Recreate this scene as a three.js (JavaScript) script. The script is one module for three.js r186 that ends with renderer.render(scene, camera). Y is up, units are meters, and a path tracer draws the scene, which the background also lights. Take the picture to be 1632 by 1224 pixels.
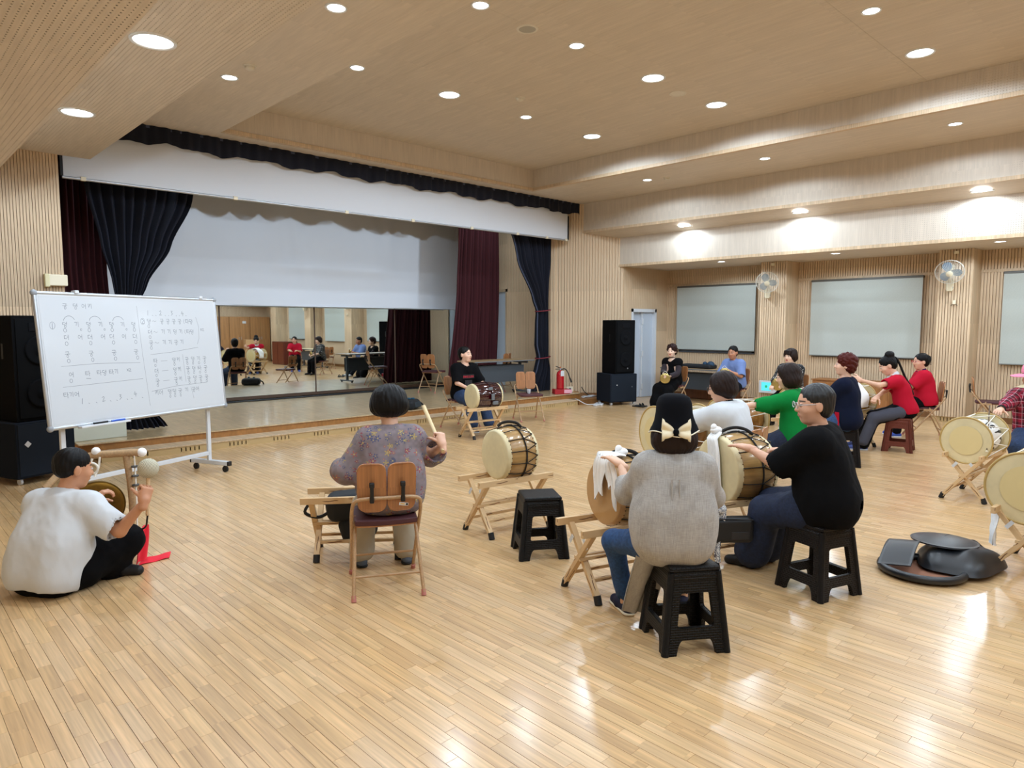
import * as THREE from 'three';
import { RoundedBoxGeometry } from 'three/addons/geometries/RoundedBoxGeometry.js';
import { mergeGeometries, toCreasedNormals } from 'three/addons/utils/BufferGeometryUtils.js';
import { RectAreaLightUniformsLib } from 'three/addons/lights/RectAreaLightUniformsLib.js';
RectAreaLightUniformsLib.init();

// ---------- camera, exposure ----------
const scene = new THREE.Scene();
scene.background = new THREE.Color(0x000000);
const camera = new THREE.PerspectiveCamera(58.23, 1632 / 1224, 0.05, 80);
camera.position.set(0, 1.65, 0);
camera.rotation.order = 'YXZ';
camera.rotation.set(-4.923 * Math.PI / 180, -43.666 * Math.PI / 180, 0);
camera.updateMatrixWorld(true); camera.updateProjectionMatrix();
const renderer = new THREE.WebGLRenderer();
renderer.toneMapping = THREE.LinearToneMapping;
renderer.toneMappingExposure = 1.0;
renderer.shadowMap.enabled = true;
const STAGE_LIGHT = 9;
const LAMP_LARGE = 11, LAMP_SMALL = 5.5;     // candela of the two sizes of downlight
const LAMP_COLOUR = new THREE.Color(0.70, 0.85, 1.0);

// ---------- helpers ----------
function mulberry(a) { return () => { a |= 0; a = a + 0x6D2B79F5 | 0; let t = Math.imul(a ^ a >>> 15, 1 | a); t = t + Math.imul(t ^ t >>> 7, 61 | t) ^ t; return ((t ^ t >>> 14) >>> 0) / 4294967296; }; }
const rnd = mulberry(7);
const V = (x, y, z) => new THREE.Vector3(x, y, z);
const RAD = Math.PI / 180;
const taken = new Map();
function numbered(n) { const k = taken.get(n) || 0; taken.set(n, k + 1); return k ? n + '_' + String(k).padStart(3, '0') : n; }
function thing(name, label, category, at = [0, 0, 0], turn = 0, group) {
  const o = new THREE.Group(); o.name = numbered(name); o.position.set(...at); o.rotation.y = turn;
  o.userData = { label, category }; if (group) o.userData.group = group;
  scene.add(o); return o;
}
function mesh(name, g, m) { const o = new THREE.Mesh(Array.isArray(g) ? merge(g) : g, m); o.name = name; o.castShadow = o.receiveShadow = true; return o; }
function part(name, g, m, parent) { const o = mesh(name, g, m); parent.add(o); return o; }
function struct(name, g, m) { const o = mesh(name, g, m); o.userData = { kind: 'structure' }; scene.add(o); return o; }
function structGroup(name) { const o = new THREE.Group(); o.name = name; o.userData = { kind: 'structure' }; scene.add(o); return o; }
function solo(name, g, m, label, category, group) { const o = mesh(numbered(name), g, m); o.userData = { label, category }; if (group) o.userData.group = group; scene.add(o); return o; }
function copyOf(o, label, at, turn, group) { const c = o.clone(); c.name = numbered(o.name.replace(/_\d{3}$/, '')); c.userData = { ...o.userData, label }; if (group) c.userData.group = group; c.position.set(...at); if (turn !== undefined) c.rotation.y = turn; scene.add(c); return c; }
function merge(list) {
  list = list.map((g) => { g = g.index ? g.toNonIndexed() : g; for (const k of Object.keys(g.attributes)) if (!['position', 'normal', 'uv'].includes(k)) g.deleteAttribute(k); if (!g.attributes.uv) uvBox(g); return g; });
  return mergeGeometries(list);
}
// uv in metres from the dominant axis of each face
function uvBox(g, s = 1) {
  if (g.index) { const n = g.toNonIndexed(); g.index = null; for (const k of Object.keys(n.attributes)) g.setAttribute(k, n.attributes[k]); }
  const p = g.attributes.position, n = p.count, uv = new Float32Array(n * 2); const a = V(0, 0, 0), b = V(0, 0, 0), c = V(0, 0, 0);
  for (let i = 0; i < n; i += 3) {
    a.fromBufferAttribute(p, i); b.fromBufferAttribute(p, i + 1).sub(a); c.fromBufferAttribute(p, i + 2).sub(a); b.cross(c);
    const ax = Math.abs(b.x), ay = Math.abs(b.y), az = Math.abs(b.z);
    for (let k = 0; k < 3; k++) {
      const x = p.getX(i + k), y = p.getY(i + k), z = p.getZ(i + k);
      if (ay >= ax && ay >= az) { uv[(i + k) * 2] = x * s; uv[(i + k) * 2 + 1] = z * s; }
      else if (ax >= az) { uv[(i + k) * 2] = z * s; uv[(i + k) * 2 + 1] = y * s; }
      else { uv[(i + k) * 2] = x * s; uv[(i + k) * 2 + 1] = y * s; }
    }
  }
  g.setAttribute('uv', new THREE.BufferAttribute(uv, 2)); return g;
}
const xf = (g, x = 0, y = 0, z = 0, rx = 0, ry = 0, rz = 0) => { g.applyMatrix4(new THREE.Matrix4().compose(V(x, y, z), new THREE.Quaternion().setFromEuler(new THREE.Euler(rx, ry, rz, 'YXZ')), V(1, 1, 1))); return g; };
const box = (w, h, d, x = 0, y = 0, z = 0, rx = 0, ry = 0, rz = 0) => xf(uvBox(new THREE.BoxGeometry(w, h, d)), x, y, z, rx, ry, rz);
const box2 = (x0, x1, y0, y1, z0, z1) => uvBox(xf(new THREE.BoxGeometry(x1 - x0, y1 - y0, z1 - z0), (x0 + x1) / 2, (y0 + y1) / 2, (z0 + z1) / 2));
const rbox = (w, h, d, r, x = 0, y = 0, z = 0, rx = 0, ry = 0, rz = 0, seg = 2) => xf(uvBox(new RoundedBoxGeometry(w, h, d, seg, r)), x, y, z, rx, ry, rz);
function along(g, a, b, up = V(0, 1, 0)) { // place a geometry made along +y from 0..1 between two points
  const d = b.clone().sub(a), L = d.length(); const y = d.normalize(); let x = up.clone().cross(y); if (x.length() < 1e-3) x = V(1, 0, 0).cross(y); x.normalize(); const z = x.clone().cross(y);
  g.applyMatrix4(new THREE.Matrix4().makeBasis(x, y, z).setPosition(a)); return g;
}
const bar = (a, b, r, r2 = r, seg = 10) => along(xf(new THREE.CylinderGeometry(r2, r, a.distanceTo(b), seg), 0, a.distanceTo(b) / 2), a, b);
// rectangular bar: w across (horizontal), t thick
const beam = (a, b, w, t, up) => { const L = a.distanceTo(b); return along(xf(uvBox(new RoundedBoxGeometry(w, L, t, 1, Math.min(w, t) * .08)), 0, L / 2), a, b, up); };
const tube = (pts, r, seg = 0, rad = 8, closed = false) => new THREE.TubeGeometry(new THREE.CatmullRomCurve3(pts, closed, 'centripetal'), seg || pts.length * 6, r, rad, closed);
const lathe = (pts, seg = 32) => new THREE.LatheGeometry(pts.map(([r, y]) => new THREE.Vector2(r, y)), seg);
const ball = (r, x = 0, y = 0, z = 0, sx = 1, sy = 1, sz = 1, seg = 16) => { const g = new THREE.SphereGeometry(r, seg, Math.max(8, seg * .7 | 0)); g.scale(sx, sy, sz); return xf(g, x, y, z); };
function prism(poly, depth, bevel = 0) { // polygon in xy, extruded along +z
  const g = new THREE.ExtrudeGeometry(new THREE.Shape(poly.map(([x, y]) => new THREE.Vector2(x, y))), { depth, bevelEnabled: bevel > 0, bevelSize: bevel, bevelThickness: bevel, bevelSegments: 1, steps: 1 });
  return uvBox(g);
}
const crease = (g, a = .6) => toCreasedNormals(g, a);

// ---------- procedural textures ----------
const P2 = new Uint8Array(512); { const r = mulberry(3), p = [...Array(256).keys()]; for (let i = 255; i > 0; i--) { const j = r() * (i + 1) | 0; [p[i], p[j]] = [p[j], p[i]]; } for (let i = 0; i < 512; i++) P2[i] = p[i & 255]; }
function vnoise(x, y, per = 256) { const xi = Math.floor(x), yi = Math.floor(y), f = (t) => t * t * (3 - 2 * t), u = f(x - xi), v = f(y - yi), m = (a) => ((a % per) + per) % per; const h = (a, b) => P2[(P2[m(a) & 255] + m(b)) & 511] / 255; return (h(xi, yi) * (1 - u) + h(xi + 1, yi) * u) * (1 - v) + (h(xi, yi + 1) * (1 - u) + h(xi + 1, yi + 1) * u) * v; }
function tex(w, h, fn, srgb = true, rep = [1, 1]) {
  const d = new Uint8Array(w * h * 4);
  for (let y = 0; y < h; y++) for (let x = 0; x < w; x++) { const c = fn(x / w, y / h, x, y), i = (y * w + x) * 4; if (typeof c === 'number') d[i] = d[i + 1] = d[i + 2] = Math.max(0, Math.min(255, c * 255)); else for (let k = 0; k < 3; k++) d[i + k] = Math.max(0, Math.min(255, c[k] * 255)); d[i + 3] = 255; }
  const t = new THREE.DataTexture(d, w, h); t.magFilter = THREE.LinearFilter; t.minFilter = THREE.LinearMipmapLinearFilter; t.generateMipmaps = true; t.wrapS = t.wrapT = THREE.RepeatWrapping; if (srgb) t.colorSpace = THREE.SRGBColorSpace; t.repeat.set(...rep); t.needsUpdate = true; return t;
}
function retile(t, rep) { const c = t.clone(); c.repeat.set(...rep); c.needsUpdate = true; return c; }
const mix = (a, b, t) => a.map((v, i) => v + (b[i] - v) * t);
const hex = (s) => [1, 3, 5].map((i) => parseInt(s.slice(i, i + 2), 16) / 255);
// wood grain: runs along v
const grain = (u, v, k = 1) => { const n = vnoise(u * 64, v * 4, 64), m = vnoise(u * 16 + 7, v * 2, 16), f = vnoise(u * 160, v * 12, 128); return (n * .45 + m * .35 + f * .2 - .5) * k; };
const woodTex = (base, k = .16) => { const b = hex(base); return tex(512, 512, (u, v) => { const g = 1 + grain(u, v, k); return b.map((c, i) => c * (g + (i === 2 ? -Math.abs(g - 1) * .1 : 0))); }); };
const std = (o) => new THREE.MeshStandardMaterial(o);
const phys = (o) => new THREE.MeshPhysicalMaterial(o);
const plain = (c, roughness = .6, metalness = 0) => std({ color: c, roughness, metalness });
// ---------- materials of the room ----------
const greyGrain = tex(512, 512, (u, v) => .88 + grain(u, v, .26), true);           // neutral grain, tinted by vertex or material colour
const M = {};
M.slat = std({ color: '#edcfaa', roughness: .6, map: retile(greyGrain, [2.2, .5]) });
M.slatDeep = std({ color: '#edcfaa', roughness: .8 });
M.board = std({ color: '#e4c7a2', roughness: .55, map: retile(greyGrain, [1.2, .6]) });
M.plinth = std({ color: '#9a6a3a', roughness: .5, map: retile(greyGrain, [.6, 1]) });
M.stageTop = phys({ color: '#dcc095', roughness: .32, map: retile(greyGrain, [1, 1]), clearcoat: .5, clearcoatRoughness: .12 });
M.stageEdge = std({ color: '#b47c42', roughness: .4, map: retile(greyGrain, [.5, 3]) });
M.vent = std({ color: '#b89c6c', roughness: .55 });
M.black = plain('#0b0b0d', .6); M.white = plain('#cfd2d6', .5); M.cream = plain('#e6dcc2', .6);
{ // perforated acoustic boards: real openings (cut out of the sheet) of 9 mm every 30 mm, and a finer pattern
  const N = 512, wood = hex('#cfc2b2'), grainMap = tex(N, N, (u, v) => { const g = 1 + grain(u, v, .11); return wood.map((c) => c * g); }, true, [1.04, 1.04]);
  const holes = (step, r) => tex(N, N, (u, v, x, y) => (Math.hypot((x % step) - step / 2 + .5, (y % step) - step / 2 + .5) < r ? 0 : 1), false, [2.083, 2.083]);
  M.perf = std({ roughness: .62, map: grainMap, alphaMap: holes(32, 3.7), alphaTest: .5, side: THREE.DoubleSide });
  M.veneer = std({ roughness: .6, map: grainMap });
  M.perfFine = std({ roughness: .62, map: grainMap, alphaMap: holes(16, 1.9), alphaTest: .5, side: THREE.DoubleSide });
}
// ---------- ceiling ----------
const X0 = -0.49, X1 = 13.84, ZB = 4.8, ZL = -9.5, ZD = -9.24, ZM = -13.1;
const ceiling = structGroup('ceiling');
const recess = [3.785, 9.763, -9.64, 4.0], CY = 4.64, SY = 4.25;
{ // main ceiling boards with open joints between them
  const nx = 5, nz = 6, w = (recess[1] - recess[0]) / nx, d = (recess[3] - recess[2]) / nz, gap = .0012;
  for (let i = 0; i < nx; i++) for (let j = 0; j < nz; j++) part('panel', box2(recess[0] + i * w + gap, recess[0] + (i + 1) * w - gap, CY, CY + .03, recess[2] + j * d + gap, recess[2] + (j + 1) * d - gap), M.perfFine, ceiling);
  part('backing', box2(X0 - .2, X1 + .2, CY + .04, CY + .2, ZM - .3, ZB + .2), M.slatDeep, ceiling);
  const T = CY + .04;
  // bands beside the recess and their perforated faces; each is a solid bulkhead
  const solid = (x0, x1, y, z0, z1, m) => part('bulkhead', box2(x0, x1, y, T, z0, z1), m, ceiling);
  const soffit = (x0, x1, y, z0, z1) => part('soffit_board', box2(x0, x1, y, y + .018, z0, z1), M.veneer, ceiling);
  const faceX = (x, y, z0, z1) => part('face_board', box2(x, x + .012, y + .0185, T, z0, z1), M.perf, ceiling);   // stands across x
  const faceZ = (z, y, x0, x1) => part('face_board', box2(x0, x1, y + .0185, T, z - .012, z), M.perf, ceiling);
  soffit(2.16, recess[0], SY, -10.13, ZB); faceX(recess[0] - .012, SY, recess[2], recess[3]); solid(2.16, 2.2, SY, -10.13, ZB, M.veneer);
  soffit(recess[1], 11.65, SY, -10.13, ZB); faceX(recess[1], SY, recess[2], recess[3]);
  soffit(recess[0], recess[1], SY, -10.13, recess[2]); faceZ(recess[2], SY, recess[0], recess[1]); part('hanging_board', box2(2.2, 11.62, SY, T, -10.13, -10.1), M.veneer, ceiling);
  soffit(recess[0], recess[1], SY, recess[3], ZB); faceZ(recess[3] + .012, SY, recess[0], recess[1]);
  solid(.93, 2.16, 3.6, ZL, ZB, M.perf); solid(X0 - .1, .93, 2.895, ZL, ZB, M.perf);
  // the stepped strip whose underside falls toward the windows, and the low band over the windows
  const strip = prism([[11.62, 3.63], [12.14, 3.5], [12.14, 3.52], [11.62, 3.65]], 14.8); part('soffit_board', uvBox(xf(strip, 0, 0, -9.99)), M.veneer, ceiling); faceX(11.62, 3.63, -9.99, ZB);
  soffit(12.1, X1 + .1, 2.895, -9.36, ZB); faceX(12.1, 2.895, -9.36, ZB);
  // plain edge trims along the lower corners of the faces
  const trim = (x0, x1, y0, y1, z0, z1) => part('edge_trim', box2(x0, x1, y0, y1, z0, z1), M.board, ceiling);
  trim(recess[1] - .012, recess[1] + .06, SY - .004, SY + .05, recess[2] - .06, recess[3]); trim(recess[0], recess[1], SY - .004, SY + .05, recess[2] - .06, recess[2] + .012);
  trim(11.608, 11.66, 3.626, 3.68, -9.96, ZB); trim(12.088, 12.14, 2.891, 2.945, -9.33, ZB);
}
// ---------- floor ----------
{
  const floor = structGroup('floor');
  part('subfloor', box2(X0 - .2, X1 + .2, -.12, -.013, -9.9, ZB + .2), plain('#5b3f22', .9), floor);
  const r = mulberry(11), P = .061, planks = [], tones = [[.74, .56, .345], [.68, .5, .29], [.77, .6, .39], [.71, .525, .30], [.64, .465, .275], [.75, .585, .36], [.7, .535, .34], [.79, .63, .43]];
  let row = 0;
  for (let x = X0; x < X1; x += P, row++) {
    let z = -9.75 - r() * .5; const gap = row % 4 === 0 ? .003 : .0016;
    while (z < ZB) { const L = .22 + r() * r() * .75; const t0 = tones[r() * tones.length | 0], t = t0.map((c, i) => c * .62 + [.722, .55, .341][i] * .38), k = .955 + r() * .08; planks.push([x + gap / 2, Math.min(x + P - gap / 2, X1), z + .0005, Math.min(z + L - .0005, ZB), t.map((c, i) => c * k * [1.13, .95, .74][i]), r() * 3, r() * 3]); z += L; }
  }
  const proj = V(0, 0, 0);
  for (const p of planks) { proj.set((p[0] + p[1]) / 2, 0, (p[2] + p[3]) / 2); const d = proj.clone().sub(camera.position), dist = d.length(); proj.project(camera); p.area = (Math.abs(proj.x) < 1.0 && Math.abs(proj.y) < 1.02 && proj.z < 1) ? (p[3] - p[2]) / (dist * dist * dist) : 0; }
  planks.sort((a, b) => b.area - a.area);
  const face = [[0, 1, 2, 0, 2, 3], [0, 1, 5, 0, 5, 4], [2, 3, 7, 2, 7, 6], [1, 2, 6, 1, 6, 5], [3, 0, 4, 3, 4, 7]], nor = [[0, 1, 0], [0, 0, 1], [0, 0, -1], [1, 0, 0], [-1, 0, 0]];
  const build = (list) => {
    const n = list.length * 30, pos = new Float32Array(n * 3), nrm = new Float32Array(n * 3), col = new Float32Array(n * 3), uv = new Float32Array(n * 2); let o = 0;
    for (const [x0, x1, z0, z1, c, du, dv] of list) {
      const v = [[x0, 0, z1], [x1, 0, z1], [x1, 0, z0], [x0, 0, z0], [x0, -.013, z1], [x1, -.013, z1], [x1, -.013, z0], [x0, -.013, z0]];
      for (let f = 0; f < 5; f++) { const q = f === 0 ? face[0] : [face[f][0], face[f][5], face[f][4], face[f][0], face[f][2], face[f][1]]; for (const i of q) { pos.set(v[i], o * 3); nrm.set(nor[f], o * 3); col.set(c, o * 3); uv[o * 2] = v[i][0] * 1.6 + du; uv[o * 2 + 1] = v[i][2] * .9 + dv; o++; } }
    }
    const g = new THREE.BufferGeometry(); g.setAttribute('position', new THREE.BufferAttribute(pos, 3)); g.setAttribute('normal', new THREE.BufferAttribute(nrm, 3)); g.setAttribute('color', new THREE.BufferAttribute(col, 3)); g.setAttribute('uv', new THREE.BufferAttribute(uv, 2)); return g;
  };
  M.plank = phys({ vertexColors: true, map: greyGrain, roughness: .42, clearcoat: .5, clearcoatRoughness: .17, roughnessMap: tex(256, 256, (u, v) => .75 + .25 * vnoise(u * 12, v * 12, 12), false) });
  for (const p of planks.slice(0, 300)) part('plank', build([p]), M.plank, floor);
  const rest = part('planks_beyond', build(planks.slice(300)), M.plank, floor); rest.userData.kind = 'stuff';
}
// a low front board with upright slots cut through it; length along x, slots at the given places
function slotted(L, h, at) { const s = new THREE.Shape([[0, 0], [L, 0], [L, h], [0, h]].map(([x, y]) => new THREE.Vector2(x, y))); for (const x of at) s.holes.push(new THREE.Path([[x, h * .22], [x, h * .8], [x + .015, h * .8], [x + .015, h * .22]].map(([a, b]) => new THREE.Vector2(a, b)))); return uvBox(new THREE.ExtrudeGeometry(s, { depth: .012, bevelEnabled: false })); }
// ---------- slatted walls ----------
// slats from point a to point b (xz), between heights; the cladding stands proud of a dark backing
function slatWall(parent, a, b, y0, y1, pitch, groove, out, back = .012) {
  const d = V(b[0] - a[0], 0, b[1] - a[1]), L = d.length(); d.normalize(); const n = V(-d.z, 0, d.x).multiplyScalar(out); const n1 = Math.max(1, Math.round(L / pitch)), w = L / n1, list = [], ang = Math.atan2(-d.z, d.x);
  for (let i = 0; i < n1; i++) { const c = V(a[0], 0, a[1]).addScaledVector(d, (i + .5) * w).addScaledVector(n, -.012); list.push(box(w - groove, y1 - y0, .052, c.x, (y0 + y1) / 2, c.z, 0, ang)); }
  const s = part('slat_cladding', list, M.slat, parent); s.userData.kind = 'stuff';
  const mid = V((a[0] + b[0]) / 2, 0, (a[1] + b[1]) / 2).addScaledVector(n, -.038 - back / 2); part('backing', box(L, y1 - y0, back, mid.x, (y0 + y1) / 2, mid.z, 0, ang), M.slatDeep, parent);
}
{
  const wl = structGroup('wall_left_front'); slatWall(wl, [X0, ZL], [1.83, ZL], .1, 3.6, .03, .0055, 1); part('core', box2(X0 - .1, 1.83, 0, 3.62, ZL - .25, ZL - .05), M.slatDeep, wl); part('skirting', box2(X0, 1.83, 0, .1, ZL - .03, ZL + .01), M.plinth, wl);
  const P0 = [11.2, -10.5], P1 = [12.16, ZD];
  const wd = structGroup('wall_stage_side'); slatWall(wd, P0, P1, .15, 4.6, .06, .0095, 1); { const ang = Math.atan2(-(P1[1] - P0[1]), P1[0] - P0[0]), L = Math.hypot(P1[0] - P0[0], P1[1] - P0[1]); part('core', box(L, 4.6, .1, (P0[0] + P1[0]) / 2 + .075, 2.3, (P0[1] + P1[1]) / 2 - .06, 0, ang), M.slatDeep, wd); part('skirting', box(L, .15, .02, (P0[0] + P1[0]) / 2, .075, (P0[1] + P1[1]) / 2, 0, ang), M.plinth, wd); }
  const wr = structGroup('wall_door_side'); const DX0 = 12.44, DX1 = 13.38, DT = 1.97; // opening of the door
  slatWall(wr, [12.16, ZD], [DX0, ZD], .1, 2.9, .032, .0055, 1); slatWall(wr, [DX1, ZD], [X1, ZD], .1, 2.9, .032, .0055, 1); slatWall(wr, [DX0, ZD], [DX1, ZD], DT, 2.9, .032, .0055, 1);
  part('core', [box2(12.22, DX0, 0, 2.9, ZD - .17, ZD - .05), box2(DX1, X1 + .1, 0, 2.9, ZD - .17, ZD - .05), box2(DX0, DX1, DT, 2.9, ZD - .17, ZD - .05)], M.slatDeep, wr);
  part('skirting', [box2(12.16, DX0, 0, .1, ZD - .03, ZD + .01), box2(DX1, X1, 0, .1, ZD - .03, ZD + .01)], M.plinth, wr);
  const door = structGroup('door_1'); const grey = plain('#b9c3cf', .5);
  part('frame', [box2(DX0, DX0 + .06, 0, DT + .03, ZD - .16, ZD + .03), box2(DX1 - .06, DX1, 0, DT + .03, ZD - .16, ZD + .03), box2(DX0, DX1, DT - .04, DT + .03, ZD - .16, ZD + .03)], M.white, door);
  const lf = part('leaf', box2(DX0 + .06, 12.93, .006, DT - .04, ZD - .15, ZD - .11), grey, door); part('leaf', box2(12.97, DX1 - .06, .006, DT - .04, ZD - .09, ZD - .05), grey, door);
  part('meeting_stile', box2(12.92, 12.99, .006, DT - .04, ZD - .12, ZD - .06), M.white, door);
  for (const y of [.25, 1.0, 1.72]) part('hinge', rbox(.06, .13, .02, .004, 12.95, y, ZD - .05), M.white, door);
  // wall with the windows: panels between piers, each pier clad as well
  const ww = structGroup('wall_right'); const piers = [[-6.68, -6.14], [-3.53, -3.03], [-.39, .11], [2.74, 3.24]];
  const edges = [ZD, ...piers.flat(), ZB]; const BL0 = 1.06, BL1 = 2.54;
  for (let i = 0; i < edges.length; i += 2) {
    const z0 = edges[i], z1 = edges[i + 1]; slatWall(ww, [X1, z1], [X1, z0], 2.56, 2.9, .045, .0085, -1); slatWall(ww, [X1, z1], [X1, z0], .1, 2.54, .045, .0085, -1);
    part('rail', box2(X1 - .03, X1, 2.52, 2.57, z0, z1), M.board, ww); part('core', box2(X1 + .05, X1 + .2, 0, 2.95, z0, z1), M.slatDeep, ww); part('skirting', box2(X1 - .02, X1, 0, .1, z0, z1), M.plinth, ww);
  }
  for (const [z0, z1] of piers) {
    const p = new THREE.Group(); p.name = 'pier'; ww.add(p);
    part('core', box2(13.355, X1, .1, 2.9, z0 + .02, z1 - .02), M.slatDeep, p); part('side_board', [box2(13.315, X1, .1, 2.9, z1 - .02, z1), box2(13.315, X1, .1, 2.9, z0, z0 + .02)], M.board, p);
    const list = []; const n = 12, w = (z1 - z0) / n; for (let k = 0; k < n; k++) list.push(box2(13.3, 13.35, .1, 2.9, z0 + k * w + .0045, z0 + (k + 1) * w - .0045)); const s = part('slat_cladding', list, M.slat, p); s.userData.kind = 'stuff';
    const vg = slotted(z1 - z0, .1, [...Array(5).keys()].map((k) => .13 + k * .05)); vg.rotateY(-Math.PI / 2); vg.translate(13.345, 0, z0); part('vent_base', vg, M.vent, p); part('vent_back', box2(13.48, X1, 0, .1, z0, z1), M.vent, p);
  }
  // the other walls close the room
  const wb = structGroup('wall_back'); part('core', box2(X0 - .2, X1 + .2, 0, CY + .1, ZB + .05, ZB + .2), M.slatDeep, wb); slatWall(wb, [X1, ZB], [X0, ZB], .1, 4.6, .06, .012, 1);
  struct('wall_left', box2(X0 - .2, X0, 0, CY, ZM - .3, ZB), M.board);
  // stage house
  const sb = structGroup('wall_stage_back'); part('core', box2(1.2, 11.5, 0, CY, ZM - .3, ZM - .1), M.board, sb);
  const ss = structGroup('wall_stage_right'); slatWall(ss, [11.2, ZM - .1], [11.2, -12.75], .2, 4.6, .05, .008, 1); slatWall(ss, [11.2, -11.9], [11.2, -10.5], .2, 4.6, .05, .008, 1); slatWall(ss, [11.2, -12.75], [11.2, -11.9], 2.45, 4.6, .05, .008, 1); part('core', [box2(11.25, 11.5, 0, CY, ZM - .1, -12.75), box2(11.25, 11.5, 0, CY, -11.9, -10.4), box2(11.25, 11.5, 2.45, CY, -12.75, -11.9)], M.slatDeep, ss);
  const d2 = structGroup('door_2'); part('frame', [box2(11.17, 11.26, .2, 2.48, -12.79, -12.73), box2(11.17, 11.26, .2, 2.48, -11.93, -11.87), box2(11.17, 11.26, 2.42, 2.48, -12.79, -11.87)], M.board, d2); part('leaf', box2(11.2, 11.25, .2, 2.42, -12.73, -11.93), plain('#c3cdd8', .45), d2);
  struct('wall_stage_left', box2(1.2, 1.3, 0, CY, ZM - .1, ZL - .2), M.board);
}
// ---------- stage ----------
{
  const st = structGroup('stage_platform'); const SH = .2;
  const top = (poly, y0, y1, m, name) => { const g = prism(poly.map(([x, z]) => [x, -z]), y1 - y0); g.rotateX(-Math.PI / 2); g.translate(0, y0, 0); return part(name, uvBox(g), m, st); };
  top([[1.35, -13.0], [1.35, -9.95], [2.07, -9.6], [11.17, -9.6], [11.55, -9.98], [11.2, -10.5], [11.2, -13.0]], .03, SH - .016, M.stageEdge, 'riser');
  // floor boards of the stage, laid along its length
  const r = mulberry(21); for (let k = 0, z = -9.585; z > -13.05; k++, z -= .145) { let x = 1.6; const list = []; part('stage_board', box2(k < 3 ? 1.9 : 1.4, 11.16, SH - .016, SH + (r() * .0006), Math.max(z - .1435, -13.06), z), M.stageTop, st); }
  { const at = []; for (let x = .28; x < 8.5; x += .62) for (let k = 0; k < 5; k++) at.push(x + k * .055); const g = slotted(8.66, .086, at); g.translate(2.07, 0, -9.292); part('vent_riser', g, M.vent, st); } part('riser_back', box2(2.07, 11.1, 0, .086, -9.6, -9.45), M.vent, st); part('riser_end', [box2(2.07, 2.09, 0, .086, -9.6, -9.292), box2(10.71, 10.73, 0, .086, -9.6, -9.292)], M.vent, st); part('tread', box2(2.05, 10.9, .086, .1, -9.6, -9.27), M.board, st);
  part('ledge', box2(10.75, 12.0, 0, .1, -9.95, -9.26), M.plinth, st);
}
// ---------- downlights ----------
{
  const ringL = lathe([[.125, 0], [.127, -.01], [.146, -.012], [.15, -.006], [.15, 0]], 40), ringS = lathe([[.072, 0], [.074, -.008], [.089, -.01], [.092, -.005], [.092, 0]], 32);
  const discL = lathe([[0, -.007], [.1, -.007], [.126, -.002]], 40), discS = lathe([[0, -.005], [.055, -.005], [.073, -.002]], 32);
  const trimM = plain('#dfe0e0', .35, .2), glow = std({ color: '#ffffff', emissive: new THREE.Color(.92, .96, 1), emissiveIntensity: 11, roughness: .5 });
  const rows = { 0: [-7.4, -5.15, -2.6, -.2, 2.2], };
  const put = (x, y, z, large, label, group) => {
    const t = thing('ceiling_light', label, 'light', [x, y, z], 0, group); part('trim_ring', large ? ringL : ringS, trimM, t); part('diffuser', large ? discL : discS, glow, t);
    const s = new THREE.SpotLight(LAMP_COLOUR, large === 2 ? LAMP_LARGE * .36 : large ? LAMP_LARGE : LAMP_SMALL, 0, 84 * RAD, .12, 2); s.position.set(0, -.03, 0); s.target.position.set(0, -1, 0); s.castShadow = true; s.shadow.radius = large ? 5.5 : 3.2; s.shadow.mapSize.set(512, 512); t.add(s, s.target);
  };
  const far = ['by the stage', 'in the middle of the hall', 'nearest the windowless end', 'above the camera', 'at the cabinets'];
  const zs = [-7.28, -5.09, -2.6, -.2, 2.2];
  const cols = [[4.45, CY, 'nearest the left'], [5.82, CY, 'left of the centre'], [7.23, CY, 'right of the centre'], [8.71, CY, 'nearest the perforated step']];
  zs.forEach((z, j) => cols.forEach(([x, y, w], i) => { if (j < 3 || i !== 0 || true) { const large = i === 3 || (i === 1 && j === 0) || (i === 2 && j === 1) || (i === 0 && j === 2) || (i === 1 && j === 3) || (i === 2 && j === 4); put(x, y, z, large, `${large ? 'large' : 'small'} round downlight in the main ceiling, ${w}, row ${['by the stage', 'second from the stage', 'third from the stage', 'fourth from the stage', 'by the back cabinets'][j]}`, 'downlights of the main ceiling'); } }));
  const rowName = ['closest to the stage', 'second from the stage', 'third from the stage', 'fourth from the stage', 'by the back cabinets'];
  [-7.5, -5.28, -2.69, -.2, 2.2].forEach((z, j) => { put(3.04, SY, z, false, `small round downlight in the left upper soffit, ${rowName[j]}`, 'soffit downlights'); put(10.53, SY, z, false, `small round downlight under the upper perforated step on the right, ${rowName[j]}`, 'soffit downlights'); put(1.62, 3.6, z, true, `large round downlight in the low left soffit, ${rowName[j]}`, 'soffit downlights'); });
  [-7.55, -5.27, -2.65, -.2, 2.2].forEach((z, j) => put(11.87, 3.565, z, 2, `large round downlight under the middle perforated step on the right, ${rowName[j]}`, 'soffit downlights'));
  [-7.13, -4.93, -2.53, -.2, 2.2].forEach((z, j) => put(12.54, 2.895, z, false, `small round downlight under the lowest step before the blinds, ${rowName[j]}`, 'soffit downlights'));
}
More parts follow.
